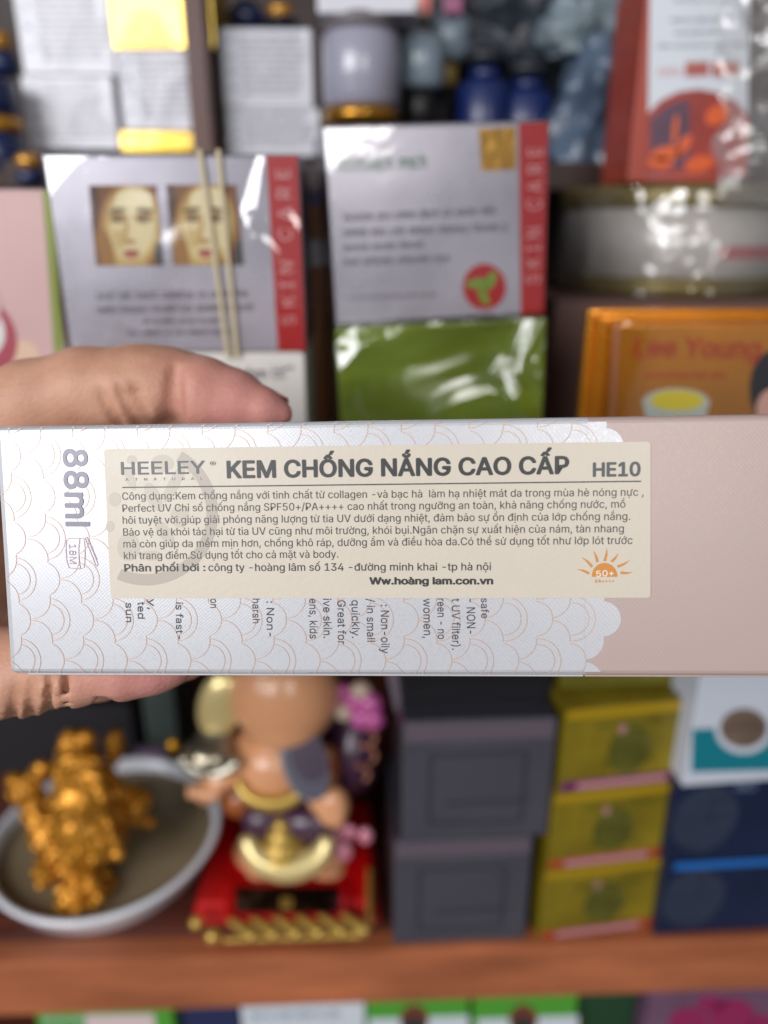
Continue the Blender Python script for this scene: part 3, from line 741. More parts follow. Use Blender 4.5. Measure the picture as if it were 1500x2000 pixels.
# ------------------------------------------------------------------ back row on the riser
fine = mat('fine_grey_print', (86, 84, 104), .5)
def backbox(L, T_, Rr, label, Y=.385, B=None, zb=None, yaw=0, name='white_box', body=whitep, rows=9, logo=True, group='small white boxes stacked on the riser'):
    f = carton(name, label, 'carton', L, T_, Rr, Y, body, B=B, zb=zb, depth=.036, yaw=yaw, wrap=film_mat('thin_film', .02, .22, .3, 40), group=group)
    if rows:
        a = f.h; wpx = Rr - L; hpx = (B or 300) - T_
        lines = []
        for i in range(rows):
            y = T_ + hpx * (.14 + .78 * i / rows); lean = hpx * (i + 1) / rows * .13 * (1 if L < 750 else -1) * abs(L - 750) / 650
            lines.append(((L + wpx * .2 + lean, y), (L + wpx * rnd.uniform(.8, .94) + lean, y), 7.5))
        f.scribble(lines, fine, f.root, seed=int(L) + 3)
        mk = mat('pale_blue_print', (112, 132, 158), .5)
        for i in range(4):
            lean = .13 * hpx * (.15 + .2 * i) * abs(L - 750) / 650
            f.ell(L + wpx * .11 + lean, T_ + hpx * (.15 + .2 * i), 5, 5, 'print_mark', mk, f.root, n=10)
    return f
backbox(40, 148, 218, 'white box with grey print, lower one of the leftmost small stack', B=292, yaw=R_(2), zb=None)
backbox(18, -60, 206, 'tall white box with grey print, top of the leftmost small stack', B=146, yaw=R_(2), rows=12)
yel = mat('yellow_foil', (214, 176, 26), .22, metal=.55, coat=.4)
f = backbox(232, 256, 412, 'shiny yellow foil box at the foot of the middle stack', B=296, yaw=R_(1), body=yel, rows=0, name='yellow_box', group='yellow boxes of the middle stack')
f = backbox(226, 98, 408, 'white box with grey print between two yellow boxes', B=255, yaw=R_(1))
f = backbox(204, -70, 408, 'bright yellow foil box in full window glare on top of the middle stack', B=97, yaw=R_(-2), body=yel, rows=0, name='yellow_box', group='yellow boxes of the middle stack')
f.poly([(232, 92), (240, 55), (262, 40), (262, 18), (300, 18), (330, 60), (345, 92)], 'flower_print', mat('amber_print', (176, 138, 16), .3, metal=.4), f.root)
backbox(440, 212, 624, 'white box with grey print, lower one of the stack right of the upright', B=305, yaw=R_(2), rows=6)
backbox(428, 56, 608, 'white box with glare on its print, top of the stack right of the upright', B=210, yaw=R_(2))
# support so that the stacks stand on the riser: their feet lie at the riser top
amber = mat('amber_glass', (196, 140, 50), .12, metal=.5, coat=.5)
navy = mat('navy_plastic', (22, 36, 78), .3, coat=.3)
def bottle(px, py0, py1, r, Y, label, parts, cat='bottle', name='cosmetic_bottle', group=None):
    """parts: list of (name, v0, v1, radius factor, material), v from 0 (foot) to 1 (top)"""
    b = at_y(px, py1, Y); t = at_y(px, py0, Y); h = t.z - b.z
    root = empty(name, Matrix.Translation(b), label, cat, group)
    for (nm, v0, v1, k, m) in parts:
        rr = r * k; e = min(.002, rr * .3)
        link(nm, lathe([(0, v0 * h), (rr - e, v0 * h), (rr, v0 * h + e), (rr, v1 * h - e), (rr - e, v1 * h), (0, v1 * h)], 32), m, root)
    return root
whitepl = mat('white_plastic', (190, 194, 206), .3, coat=.3)
bottle(6, 60, 150, .0075, .40, 'navy bottle with amber cap at the upper left edge', [('bottle_body', 0, .55, 1, navy), ('cap', .55, 1, .8, amber)])
bottle(4, 155, 345, .012, .37, 'navy jar with gold ring at the left edge below the amber bottle', [('jar_body', 0, .45, 1, navy), ('gold_ring', .45, .62, 1.03, amber), ('lid', .62, 1, .95, navy)], cat='jar', name='cosmetic_jar')
bottle(62, 300, 360, .006, .36, 'small amber capped vial beside the silver portrait box', [('vial_body', 0, .5, 1, navy), ('cap', .5, 1, .85, amber)], name='small_vial')
bottle(548, 8, 56, .007, .40, 'amber bottle cap above the white stack right of the upright', [('bottle_body', 0, .4, 1.3, navy), ('cap', .4, 1, .8, amber)])
bottle(482, 2, 56, .008, .41, 'dark navy bottle behind the white stack right of the upright', [('bottle_body', 0, .8, 1, navy), ('cap', .8, 1, .6, mat('black_plastic', (18, 18, 20), .4))])
bottle(706, 34, 245, .0165, .375, 'white cylinder jar with gold foot ring above the emblem box', [('gold_foot', 0, .16, 1.02, mat('gold_ring_metal', (178, 128, 46), .22, metal=.8)), ('jar_body', .16, .86, 1, mat('pearl_plastic', (150, 150, 166), .28, coat=.5)), ('jar_lid', .86, 1, .96, mat('grey_plastic', (110, 104, 108), .4))], cat='jar', name='cosmetic_jar')
f = carton('flat_box', 'flat white box lying on top of the cylinder jar at the top', 'carton', 618, -40, 812, .362, whitep, B=26, depth=.05, yaw=R_(-2))
# dark heap of blue tubes and bags, upper middle
f = carton('dark_box', 'dark slate box at the back behind the blue pumps', 'carton', 800, -60, 1205, .44, mat('slate_card', (28, 32, 40), .5, var=.25, vscale=18), zb=RZ, depth=.06)
blue = mat('deep_blue_plastic', (14, 32, 84), .4, coat=.2)
lightp = mat('clear_pale_plastic', (130, 146, 158), .25, coat=.5)
bottle(940, 60, 320, .0125, .40, 'deep blue pump bottle, left one of the pair at the upper middle', [('bottle_body', 0, .62, 1, blue), ('pump_collar', .62, .74, .6, blue), ('pump_head', .74, .86, .8, mat('slate_card'))], name='pump_bottle', group='blue pump bottles')
bottle(1022, 85, 320, .0135, .405, 'deep blue pump bottle, right one of the pair at the upper middle', [('bottle_body', 0, .6, 1, blue), ('pump_collar', .6, .72, .6, blue), ('pump_head', .72, .84, .8, mat('slate_card'))], name='pump_bottle', group='blue pump bottles')
bottle(818, 70, 250, .011, .395, 'pale round topped tube bottle right of the cylinder jar', [('dark_foot', 0, .42, .75, mat('black_plastic')), ('bottle_body', .42, 1, 1.0, lightp)])
bottle(772, 20, 235, .0085, .41, 'navy capped white tube just right of the cylinder jar', [('tube_body', 0, .55, 1, mat('pearl_plastic')), ('cap', .55, .9, 1.05, navy)], name='cosmetic_tube')
bottle(873, 30, 170, .010, .415, 'pale bottle with ochre neck at the upper middle', [('tube_body', 0, .35, .5, mat('ochre_plastic', (150, 126, 70), .4)), ('bottle_body', .35, 1, 1, lightp)], name='cosmetic_tube')
f = carton('red_blue_box', 'small red and blue box at the top above the pale bottle', 'carton', 868, -40, 905, .40, mat('magenta_card', (140, 70, 110), .4), B=26, depth=.02)
f.poly([(868, -40), (905, -40), (905, -8), (868, -8)], 'blue_panel', blue, f.root)
f = carton('red_white_box', 'small box with red stripe hanging at the top right of the flat box', 'carton', 778, -40, 842, .395, mat('off_white_card'), B=30, depth=.02)
f.poly([(820, -40), (840, -40), (840, 28), (820, 28)], 'red_stripe', mat('soft_red', (196, 90, 84), .4), f.root)

def crumple(name, c, rad, m, label, cat, seed, amp=.35, sub=4, freq=60):
    bm = bmesh.new(); bmesh.ops.create_icosphere(bm, subdivisions=sub, radius=1)
    for v in bm.verts:
        q = v.co.copy(); off = Vector((seed * 3.1, seed * 1.7, seed))
        n = 1 - abs(noise.noise(q * 1.6 + off)) * 1.2 * amp + (abs(noise.noise(q * 3 + off)) - .3) * amp * .6 - abs(noise.noise(q * 7 + off)) * amp * .12
        v.co = Vector((q.x * rad[0] * n, q.y * rad[1] * n, q.z * rad[2] * n))
    me = bpy.data.meshes.new('mesh'); bm.to_mesh(me); bm.free()
    o = link(name, me, m); o.location = c; return tag(o, label, cat)
bag = mat('slate_blue_bag', (70, 86, 106), .4, coat=.2, var=.35, vscale=45)
def drape(name, px0, py0, px1, py1, Y, m, label, seed, amp=.016, taper=.3):
    """a slack plastic bag hanging in folds, gathered towards its top"""
    vs, fs = [], []; nu, nv = 40, 30
    c = at_y((px0 + px1) / 2, (py0 + py1) / 2, Y); hw = abs(at_y(px1, py0, Y).x - at_y(px0, py0, Y).x) / 2; z1 = at_y(px0, py0, Y).z; z0 = at_y(px0, py1, Y).z
    for j in range(nv + 1):
        v = j / nv; z = z1 + (z0 - z1) * v; w_ = hw * (taper + (1 - taper) * min(1, v * 1.5) ** .7) * (1 - max(0, v - .85) * 1.4)
        for i in range(nu):
            a_ = 2 * math.pi * i / nu; q = Vector((math.cos(a_) * 1.3, math.sin(a_) * 1.3, v * 2.2 + seed * 5))
            r_ = 1 + noise.noise(q * 1.1) * .7 + abs(noise.noise(q * 2.7)) * .35
            vs.append((c.x + math.cos(a_) * w_ * r_ + noise.noise(Vector((v * 3, seed, 0))) * hw * .3, c.y + math.sin(a_) * amp * r_, z))
    for j in range(nv):
        for i in range(nu): k = (i + 1) % nu; fs.append((j * nu + i, j * nu + k, (j + 1) * nu + k, (j + 1) * nu + i))
    fs += [tuple(range(nu)), tuple(range(nv * nu, nv * nu + nu))[::-1]]
    me = mesh_py(vs, fs); me.shade_smooth(); return tag(link(name, me, m), label, 'bag')
drape('plastic_bag', 1085, 75, 1215, 330, .385, bag, 'slack slate blue plastic bag left of the tall red and white box', 2, .014, .35)
drape('plastic_bag', 1080, -60, 1212, 110, .392, mat('pale_bag', (112, 126, 134), .35, coat=.25, var=.3, vscale=50), 'pale blue grey plastic bag at the top, above the slate blue bag', 5, .012, .8)
drape('plastic_bag', 1050, 215, 1200, 345, .41, mat('navy_bag', (24, 38, 70), .4, var=.3, vscale=50), 'dark navy bag low between the blue pump bottles and the tall box', 8, .016, .9)
drape('plastic_bag', 880, -40, 1075, 130, .425, mat('charcoal_bag', (44, 50, 60), .4, coat=.2, var=.4, vscale=50), 'charcoal plastic bag hanging at the top above the blue pump bottles', 11, .012, .9)
drape('plastic_bag', 742, 100, 800, 260, .425, mat('grey_violet_bag', (66, 66, 84), .45, var=.4, vscale=60), 'dull violet grey bag right behind the white cylinder jar', 14, .010, .9)
# jars with gold rims (right), on their own carton
support = carton('brown_box', 'plain brown box carrying the gold rimmed tub, behind the gold boxes', 'carton', 1085, 588, 1700, .305, mat('dull_brown_card', (92, 64, 56), .6), zb=UP, depth=.112, yaw=R_(1))
ztop = support.O.z + support.h - H0
goldr = mat('olive_gold', (112, 96, 36), .38, metal=.35)
tubw = film_mat('jar_film', .2, .08, .5, 60)
jarw = mat('jar_cream_plastic', (190, 185, 180), .22, coat=.6, var=.15, vscale=30)
for (px, y, r, lab_, red) in ((1300, .362, .0495, 'wide glossy cream tub with olive gold rims, carrying the tall red and white box', 1),):
    b = at_y(px, 580, y - r); b.y = y; b.x = b.x * y / (y - r); b.z = H0 + ztop + .0006; tp = at_y(px, 358, y - r)
    h = tp.z - b.z
    root = empty('cream_tub', Matrix.Translation(b), lab_, 'tub')
    link('jar_body', lathe([(0, .004), (r * .97, .004), (r * .97, h - .006), (0, h - .006)], 48), jarw, root)
    link('bottom_rim', lathe([(0, 0), (r - .001, 0), (r, .001), (r, .0062), (r * .96, .0072), (0, .0072)], 48), goldr, root)
    link('top_rim', lathe([(0, h - .0082), (r - .0004, h - .0082), (r, h - .0074), (r, h - .001), (r - .001, h), (0, h)], 48), goldr, root)
    link('film_wrap', lathe([(r * 1.012, .001), (r * 1.02, h * .3), (r * 1.012, h * .7), (r * 1.015, h - .0005)], 64), film_mat('jar_wrap_film', .12, .09, .8, 42, haze=.02), root)
    if red:
        vs, fs = [], []
        for i in range(7):
            a = R_(-88 + i * 5)
            for z in (h * .34, h * .46): vs.append((r * .975 * math.cos(a), r * .975 * math.sin(a), z))
        for i in range(6):
            if i % 2 == 0 or True: fs.append((2 * i, 2 * i + 2, 2 * i + 3, 2 * i + 1))
        link('red_caption', mesh_py(vs, fs), mat('faded_red_print', (178, 110, 112), .4), root)
# tall red and white carton on the jars
zj = tp.z - H0
redbrick = mat('brick_red_card', (158, 62, 44), .45, var=.12, vscale=60, stretch=(1, 1, 3))
f = carton('tall_herbal_box', 'tall white and brick red box with orange plant picture, on the gold rimmed tub', 'carton', 1268, -60, 1467, .322, redbrick, zb=zj + .0008, depth=.04, yaw=R_(0))
f.poly([(1270, -58), (1465, -58), (1458, 344), (1264, 346)], 'white_front', mat('bluish_white_print', (206, 212, 220), .45), f.root, lift=.0001)
vv = [f.uv(*p) for p in ((1264, 345), (1262, 225), (1290, 196), (1325, 179), (1365, 174), (1405, 182), (1440, 200), (1462, 228), (1457, 344))]
f.sheet(vv, 'red_arch', mat('arch_red_print', (150, 52, 44), .4, var=.2, vscale=70), f.root, lift=.0002)
f.poly([(1272, 330), (1268, 238), (1300, 208), (1345, 192), (1350, 330)], 'dark_window', mat('plum_print', (84, 52, 74), .4, var=.3, vscale=90), f.root, lift=.00028)
fl = mat('flame_orange_print', (214, 92, 40), .4)
for (cx, cy, rx, ry, rot) in ((1300, 300, 30, 14, 10), (1318, 255, 5, 32, -6), (1335, 285, 10, 26, -30), (1290, 318, 26, 12, 0), (1365, 320, 30, 16, 12), (1400, 225, 26, 18, 30)): f.ell(cx, cy, rx, ry, 'orange_petal', fl, f.root, .00036, n=16, rot=rot)
f.text('100%', (1283, 148), (1330, 148), 15, mat('soft_red'), f.root, name='printed_text', lift=.0003)
for x0, x1 in ((1338, 1384), (1390, 1444)): f.poly([(x0, 122), (x1, 120), (x1, 148), (x0, 150)], 'red_block_print', mat('faded_brick_print', (170, 92, 84), .4), f.root, .0003)
f.scribble([((1310, 44), (1425, 42), 10), ((1316, 68), (1415, 66), 9), ((1283, 94), (1450, 90), 8), ((1318, 4), (1430, 4), 8)], grey_ink, f.root, seed=12)
# crumpled clear film hanging at the right edge
def film_sheet(name, pxs, Y, m, label, seed, amp=.006):
    (xa, ya), (xb, yb) = pxs; vs, fs = [], []; nx, nz = 44, 60
    for j in range(nz + 1):
        for i in range(nx + 1):
            x = xa + (xb - xa) * i / nx; y = ya + (yb - ya) * j / nz
            edge = noise.noise(Vector((j * .12, seed, 0))) * 34
            p = at_y(x + edge * (1 - i / nx), y, Y); q = p * 55
            d = (abs(noise.noise(q + Vector((seed, 0, 0)))) * 1.2 + abs(noise.noise(q * 2.3)) * .2) * amp
            vs.append(p + Vector((0, -d, 0)))
    for j in range(nz):
        for i in range(nx): a = j * (nx + 1) + i; fs.append((a, a + 1, a + nx + 2, a + nx + 1))
    me = mesh_py(vs, fs); o = link(name, me, m); return tag(o, label, 'plastic film')
film_sheet('clear_film', ((1400, -60), (1640, 400)), .304, film_mat('crumpled_bag_film', .13, .16, .5, 60, haze=.13), 'crumpled clear plastic film hanging over the right side of the tall box', 3)

# gold Lee Young boxes
goldc = mat('orange_gold_foil', (226, 150, 42), .2, metal=.72, coat=.5, var=.4, vscale=11, bump=.1, bscale=24)  # strong colour noise stands in for dark reflections on the foil
goldp = mat('rose_gold_side', (170, 112, 84), .35, metal=.4)
for (L, T_, Y, lb) in ((1150, 606, .252, 'orange gold box, rearmost of the three at the right'), (1176, 618, .246, 'orange gold box, middle of the three at the right')):
    f = carton('gold_cream_box', lb, 'carton', L, T_, 1640, Y, goldc, zb=UP, depth=.004, yaw=R_(0), group='orange gold cream boxes')
f = carton('gold_cream_box', 'orange gold cream box with red lettering and a yellow filled bowl, front of the three', 'carton', 1206, 634, 1640, .238, goldc, zb=UP, depth=.006, yaw=R_(0), wrap=film, group='orange gold cream boxes')
f.poly([(1200, 634), (1211, 634), (1198, 850), (1188, 850)], 'side_strip', goldp, f.root)
f.text('Lee Young', (1238, 697), (1482, 700), 40, mat('dark_red_print', (168, 44, 24), .4), f.root, name='brand_text', bold=.012, lift=.0003)
f.ell(1320, 786, 66, 28, 'bowl_rim', mat('pale_bowl_print', (176, 184, 176), .4), f.root, .0002)
f.poly([(1256, 790), (1384, 790), (1372, 850), (1268, 850)], 'bowl_body', mat('pale_bowl_print'), f.root, .0001)
f.ell(1322, 782, 52, 20, 'bowl_filling', mat('yellow_print', (206, 190, 38), .4), f.root, .0003)
f.scribble([((1260, 738), (1420, 738), 12)], mat('dark_red_print'), f.root, seed=14)
f.ell(1512, 760, 48, 76, 'portrait_hair', mat('black_plastic'), f.root, .0002); f.ell(1512, 800, 36, 42, 'portrait_face', mat('portrait_pink', (206, 160, 146), .4), f.root, .0003)

# ------------------------------------------------------------------ lower shelf, right: carton stacks
greyc = mat('grey_lilac_card', (80, 80, 92), .42, metal=.15, var=.05, vscale=30)
lilacedge = mat('lilac_edge_card', (104, 92, 104), .45)
Yg = .2485
def grey(L, T_, Rr, zt, zb, label):
    f = carton('grey_box', label, 'carton', L, T_, Rr, Yg, greyc, zt=zt, zb=zb, depth=.055, yaw=R_(3), group='grey boxes on the lower shelf', wrap=film_mat('thin_film2', .05, .2, .3, 30))
    W, Hh = f.w, f.h; a = .17; fr_ = mat('dark_frame_print', (54, 54, 70), .45)
    x0, x1, z0, z1, t = W * a, W * (1 - a), Hh * .12, Hh * .74, .0018
    for q in (((x0, z0), (x1, z0), (x1, z0 + t), (x0, z0 + t)), ((x0, z1 - t), (x1, z1 - t), (x1, z1), (x0, z1)), ((x0, z0 + t), (x0 + t, z0 + t), (x0 + t, z1 - t), (x0, z1 - t)), ((x1 - t, z0 + t), (x1, z0 + t), (x1, z1 - t), (x1 - t, z1 - t))):
        f.sheet(q, 'frame_print', fr_, f.root)
    f.sheet(((0.0008, Hh * .84), (W - .0008, Hh * .84), (W - .0008, Hh - .0008), (.0008, Hh - .0008)), 'lilac_band', lilacedge, f.root)
    f.sheet(((W * .3, Hh * .3), (W * .86, Hh * .3), (W * .86, Hh * .33), (W * .3, Hh * .33)), 'small_print', fr_, f.root, lift=.0002)
    return f
grey(770, 1652, 1040, -.2375, SH, 'grey lilac box standing on the lower shelf beside the red base')
grey(787, 1410, 1088, -.1795, -.237, 'grey lilac box, upper one, carrying the black box')
f = carton('black_box', 'black box on top of the grey lilac boxes, just under the held carton', 'carton', 775, 1385, 1075, .262, mat('black_card', (16, 14, 20), .45), zt=-.118, zb=-.179, depth=.05, yaw=R_(3))
f.poly([(752, 1300), (776, 1300), (784, 1390), (772, 1390)], 'pale_edge', lilacedge, f.root)
olive = mat('olive_yellow_card', (124, 108, 20), .42, var=.3, vscale=34, metal=.15)
yedge = mat('yellow_edge_card', (168, 136, 18), .4, metal=.15)
darko = mat('dark_olive_print', (84, 82, 24), .45, var=.3, vscale=80)
zs = [-.1744, -.2146, -.2548, SH]
yy = [(1106, 1385, 1362), (1083, 1545, 1320), (1064, 1700, 1300)]
for i in (2, 1, 0):
    L, T_, Rr = yy[i]
    f = carton('yellow_box', ['olive yellow box with purple foot stripe, topmost of the three', 'olive yellow box, middle one of the three on the lower shelf', 'olive yellow box standing on the lower shelf, lowest of the three'][i], 'carton', L, T_, Rr, .25, olive, zt=zs[i] - .0003, zb=zs[i + 1], depth=.05, yaw=R_(8.5), group='olive yellow boxes on the lower shelf')
    W, Hh = f.w, f.h
    f.sheet(((.0008, Hh * .88), (W - .0008, Hh * .88), (W - .0008, Hh - .0008), (.0008, Hh - .0008)), 'yellow_edge', yedge, f.root)
    f.sheet(((.0008, 0.0008), (W - .0008, .0008), (W - .0008, Hh * .14), (.0008, Hh * .14)), 'foot_stripe', mat('purple_stripe', (104, 34, 86), .45) if i == 0 else mat('rust_stripe', (160, 62, 38), .45), f.root)
    f.sheet(((W * .14, Hh * .03), (W * .84, Hh * .03), (W * .84, Hh * .11), (W * .14, Hh * .11)), 'stripe_caption', mat('pale_stripe_print', (178, 122, 132), .5), f.root, lift=.0002)
    pc = [(W * (.52 + .17 * math.cos(a * .5)), Hh * (.45 + .3 * math.sin(a * .5))) for a in range(13)]
    f.sheet(pc, 'product_print', darko, f.root)
    pc = [(W * (.44 + .03 * math.cos(a * .5)), Hh * (.72 + .06 * math.sin(a * .5))) for a in range(13)]
    f.sheet(pc, 'pink_dot', mat('pink_dot_print', (170, 120, 120), .5), f.root, lift=.0002)
    dy_ = (yy[i][2] - yy[i][0]); f.scribble([((L + 60, T_ + 38), (L + 185, T_ + 24), 12), ((L + 70, T_ + 110), (L + 170, T_ + 98), 9)], darko, f.root, seed=40 + i, lift=.0003)
f = carton('dark_olive_box', 'dark olive box with pale text band, on top of the olive yellow boxes', 'carton', 1098, 1290, 1345, .262, mat('deep_olive_card', (96, 90, 26), .45, var=.2), zb=-.1735, depth=.045, yaw=R_(5))
f.poly([(1108, 1352), (1340, 1344), (1338, 1366), (1104, 1374)], 'text_band', mat('pale_band_print', (150, 156, 150), .5, var=.3, vscale=260), f.root)
bluec = mat('navy_card', (8, 26, 58), .38, var=.2, vscale=30, coat=.2)
circ = mat('dusk_circle_print', (36, 46, 66), .5, var=.2, vscale=200)
for i, (L, T_, zt, zb, lb) in enumerate(((1300, 1690, -.2535, SH, 'navy blue box with bright blue top line, standing on the lower shelf'), (1322, 1515, -.209, -.2532, 'navy blue box with dusky circle, upper one under the white and teal box'))):
    f = carton('navy_box', lb, 'carton', L, T_, 1760, .253, bluec, zt=zt, zb=zb, depth=.05, yaw=R_(4), group='navy blue boxes on the lower shelf')
    W, Hh = f.w, f.h
    if i == 0: f.sheet(((.004, Hh * .90), (W - .0008, Hh * .90), (W - .0008, Hh - .0006), (.004, Hh - .0006)), 'bright_blue_line', mat('bright_blue_foil', (36, 112, 196), .3, metal=.2), f.root)
    f.sheet([(.015 + .014 * math.cos(a * .3), Hh * .5 + Hh * .4 * math.sin(a * .3)) for a in range(21)], 'circle_print', circ, f.root)
    if i == 1: f.text('NO', (1437, 1545), (1475, 1542), 17, mat('pale_blue_print'), f.root, name='printed_text', lift=.0003)
f = carton('teal_white_box', 'white box with teal base and brown oval picture, at the right edge', 'carton', 1372, 1300, 1700, .247, mat('cool_white_card', (188, 194, 206), .45), zb=-.2085, depth=.045, yaw=R_(6))
f.poly([(1352, 1424), (1700, 1410), (1700, 1500), (1350, 1508)], 'teal_base', mat('teal_print', (10, 112, 128), .4), f.root)
f.ell(1452, 1424, 56, 48, 'oval_rim', mat('cool_white_card'), f.root, .0002)
f.ell(1452, 1421, 46, 38, 'oval_picture', mat('brown_oval_print', (108, 90, 78), .4, var=.35, vscale=60), f.root, .0003)

# ------------------------------------------------------------------ the bowl with the gold figurine
zr = -.265
cb = Vector((-.1290, .2835, H0)); Rb = .0518
bowl = empty('water_bowl', Matrix.Translation((cb.x, cb.y, H0 + SH + .0003)), 'round white ceramic bowl of cloudy water on the lower shelf', 'bowl')
hz = zr - SH
prof = [(0, .0005), (.026, 0), (.029, .0012), (.0295, .003), (.038, .009), (.0465, .019), (.0508, hz - .002), (Rb + .0004, hz + .0002), (Rb, hz + .0012), (Rb - .0016, hz + .0014), (Rb - .0035, hz), (.0478, .0262), (.0445, .0195), (.036, .0105), (.024, .0062), (0, .0055)]
link('bowl_body', lathe(prof, 72), mat('white_ceramic', (222, 226, 234), .16, coat=.5), bowl)
wm = mat('cloudy_water', (134, 119, 94), .08, spec=.5, var=.15, vscale=45)
link('water', lathe([(0, .0255), (.0474, .0255)], 64), wm, bowl)
gold = mat('figurine_gold', (186, 126, 36), .3, metal=.6, bump=.6, bscale=420, var=.25, vscale=160)
def G(px, py, z): return at_z(px, py, z)
fig = empty('gold_figurine', Matrix.Translation((cb.x, cb.y + .002, H0 + SH + .006)), 'glossy golden dragon turtle figurine standing in the white bowl', 'figurine')
pr_ = []
def GE(px, py, z, a, b=None, c=None): pr_.append(('e', G(px, py, z), (a * MM * 1.1, (b or a) * MM * 1.1, (c or a) * MM * 1.1)))
# main body column with scale lumps
for (x, y, z, a, b, c) in ((150, 1452, -.205, 7, 6, 6), (138, 1442, -.201, 3.6, 3.4, 3.8), (170, 1442, -.201, 3.4, 3.4, 3.8), (150, 1500, -.214, 9, 8, 9), (158, 1560, -.226, 11.5, 10, 12), (165, 1615, -.238, 11, 10, 11), (190, 1640, -.244, 10, 9, 9), (150, 1660, -.248, 8, 8, 8)): GE(x, y, z, a, b, c)
rn = random.Random(11)
for i in range(150):
    t = rn.random(); x = 155 + rn.uniform(-58, 78) * (.4 + .6 * t); y = 1478 + 190 * t; GE(x, y, -.205 - .042 * t, rn.uniform(1.5, 2.8))
# left wing / raised claw
for (x, y, z, a) in ((45, 1545, -.232, 5.6), (32, 1525, -.228, 4), (78, 1508, -.222, 4.2), (84, 1498, -.219, 3), (65, 1560, -.236, 5.5), (72, 1590, -.241, 5.2), (82, 1620, -.246, 5), (90, 1648, -.250, 4.4), (38, 1560, -.236, 3.6), (60, 1530, -.228, 4.4)): GE(x, y, z, a)
for i in range(16): t = i / 15; GE(50 + 45 * t + rn.uniform(-10, 10), 1535 + 120 * t, -.23 - .02 * t, 2.2)
# right side: tail, second head, arm
for (x, y, z, a, b, c) in ((222, 1455, -.212, 3.6, 3.4, 5), (226, 1437, -.208, 3, 3, 3.2), (220, 1478, -.218, 3.2, 3, 4), (200, 1520, -.224, 6, 5, 6), (222, 1545, -.232, 6, 5, 5), (245, 1585, -.242, 6, 5, 5), (215, 1590, -.238, 6, 6, 7), (270, 1565, -.240, 5.4, 5, 6.5), (262, 1590, -.245, 5, 5, 4), (292, 1604, -.252, 3.0, 3.0, 2.6)): GE(x, y, z, a, b, c)
# coin ball and the toes
GE(92, 1702, -.257, 5.6); GE(105, 1680, -.255, 4)
for (x, y, z, a, b, c) in ((150, 1695, -.258, 7, 6, 4.5), (172, 1690, -.256, 5, 5, 4), (130, 1765, -.268, 3.3, 4.2, 3.6), (155, 1772, -.268, 3.3, 4, 3.6), (193, 1750, -.266, 3.2, 5, 3.4), (142, 1735, -.264, 5.5, 5, 3.2), (180, 1725, -.262, 3.4, 4, 3), (215, 1725, -.268, 2.6, 4, 2.6), (206, 1705, -.264, 2.4, 3, 2.6), (118, 1650, -.25, 6, 6, 6)): GE(x, y, z, a, b, c)
GE(165, 1610, -.262, 14, 13, 8); GE(110, 1640, -.250, 7, 6, 7); GE(205, 1640, -.250, 8, 7, 7); GE(125, 1600, -.240, 7, 6, 7)
for p_ in [p for p in pr_ if max(p[2]) > .0045]:
    for _ in range(12):
        dv = Vector((rn.gauss(0, 1), rn.gauss(0, 1) - .5, rn.gauss(0, 1) + .4)).normalized()
        pr_.append(('e', p_[1] + Vector((dv.x * p_[2][0], dv.y * p_[2][1], dv.z * p_[2][2])), (rn.uniform(.0011, .0019),) * 3))
o = blob('figurine_body', gold, fig, pr_, .0007, .0006)

# ------------------------------------------------------------------ smiling Buddha figurine on a red base
bz = -.2835
bc = at_z(555, 1700, bz)
base = empty('buddha_figurine', Matrix.Translation((bc.x, bc.y, H0 + SH + .0003)), 'laughing seated Buddha figurine in purple robe holding fan and gold ingot, on a red base', 'figurine')
redpl = mat('red_lacquer', (184, 10, 12), .28, coat=.5, var=.08, vscale=30)
goldt = mat('gold_trim', (198, 164, 82), .3, metal=.6, coat=.2)
q = [at_z(372, 1812, SH), at_z(745, 1812, SH), at_z(730, 1590, SH), at_z(420, 1590, SH)]
def prism(pts, z0, z1, inset, bev=.0012):
    c = sum((Vector((p.x, p.y)) for p in pts), Vector((0, 0))) / len(pts); bm = bmesh.new()
    lo = [bm.verts.new((p.x, p.y, H0 + z0)) for p in pts]; hi = [bm.verts.new((c.x + (p.x - c.x) * inset, c.y + (p.y - c.y) * inset, H0 + z1)) for p in pts]
    n = len(pts); bm.faces.new(lo[::-1]); bm.faces.new(hi)
    for i in range(n): bm.faces.new((lo[i], lo[(i + 1) % n], hi[(i + 1) % n], hi[i]))
    return bm_mesh(bm, bev, 3)
rooted(prism(q, SH + .0003, bz, .93, .003), base, 'base_plinth', redpl)
front = [at_z(x, y, bz) for x, y in ((458, 1738), (664, 1738), (662, 1789), (460, 1789))]
rooted(prism([at_z(x, y, bz) for x, y in ((438, 1724), (682, 1724), (684, 1800), (436, 1800))][::-1], bz - .001, bz + .0016, .97, .0005), base, 'panel_frame', redpl)
slot = rooted(prism(front[::-1], bz + .0010, bz + .0021, 1.0, .0002), base, 'solar_panel', mat('black_panel', (14, 10, 8), .15, coat=.6))
rooted(prism([at_z(x, y, bz) for x, y in ((548, 1760), (572, 1760), (572, 1782), (548, 1782))][::-1], bz + .0018, bz + .0024, .95, .0001), base, 'gold_emblem', goldt)
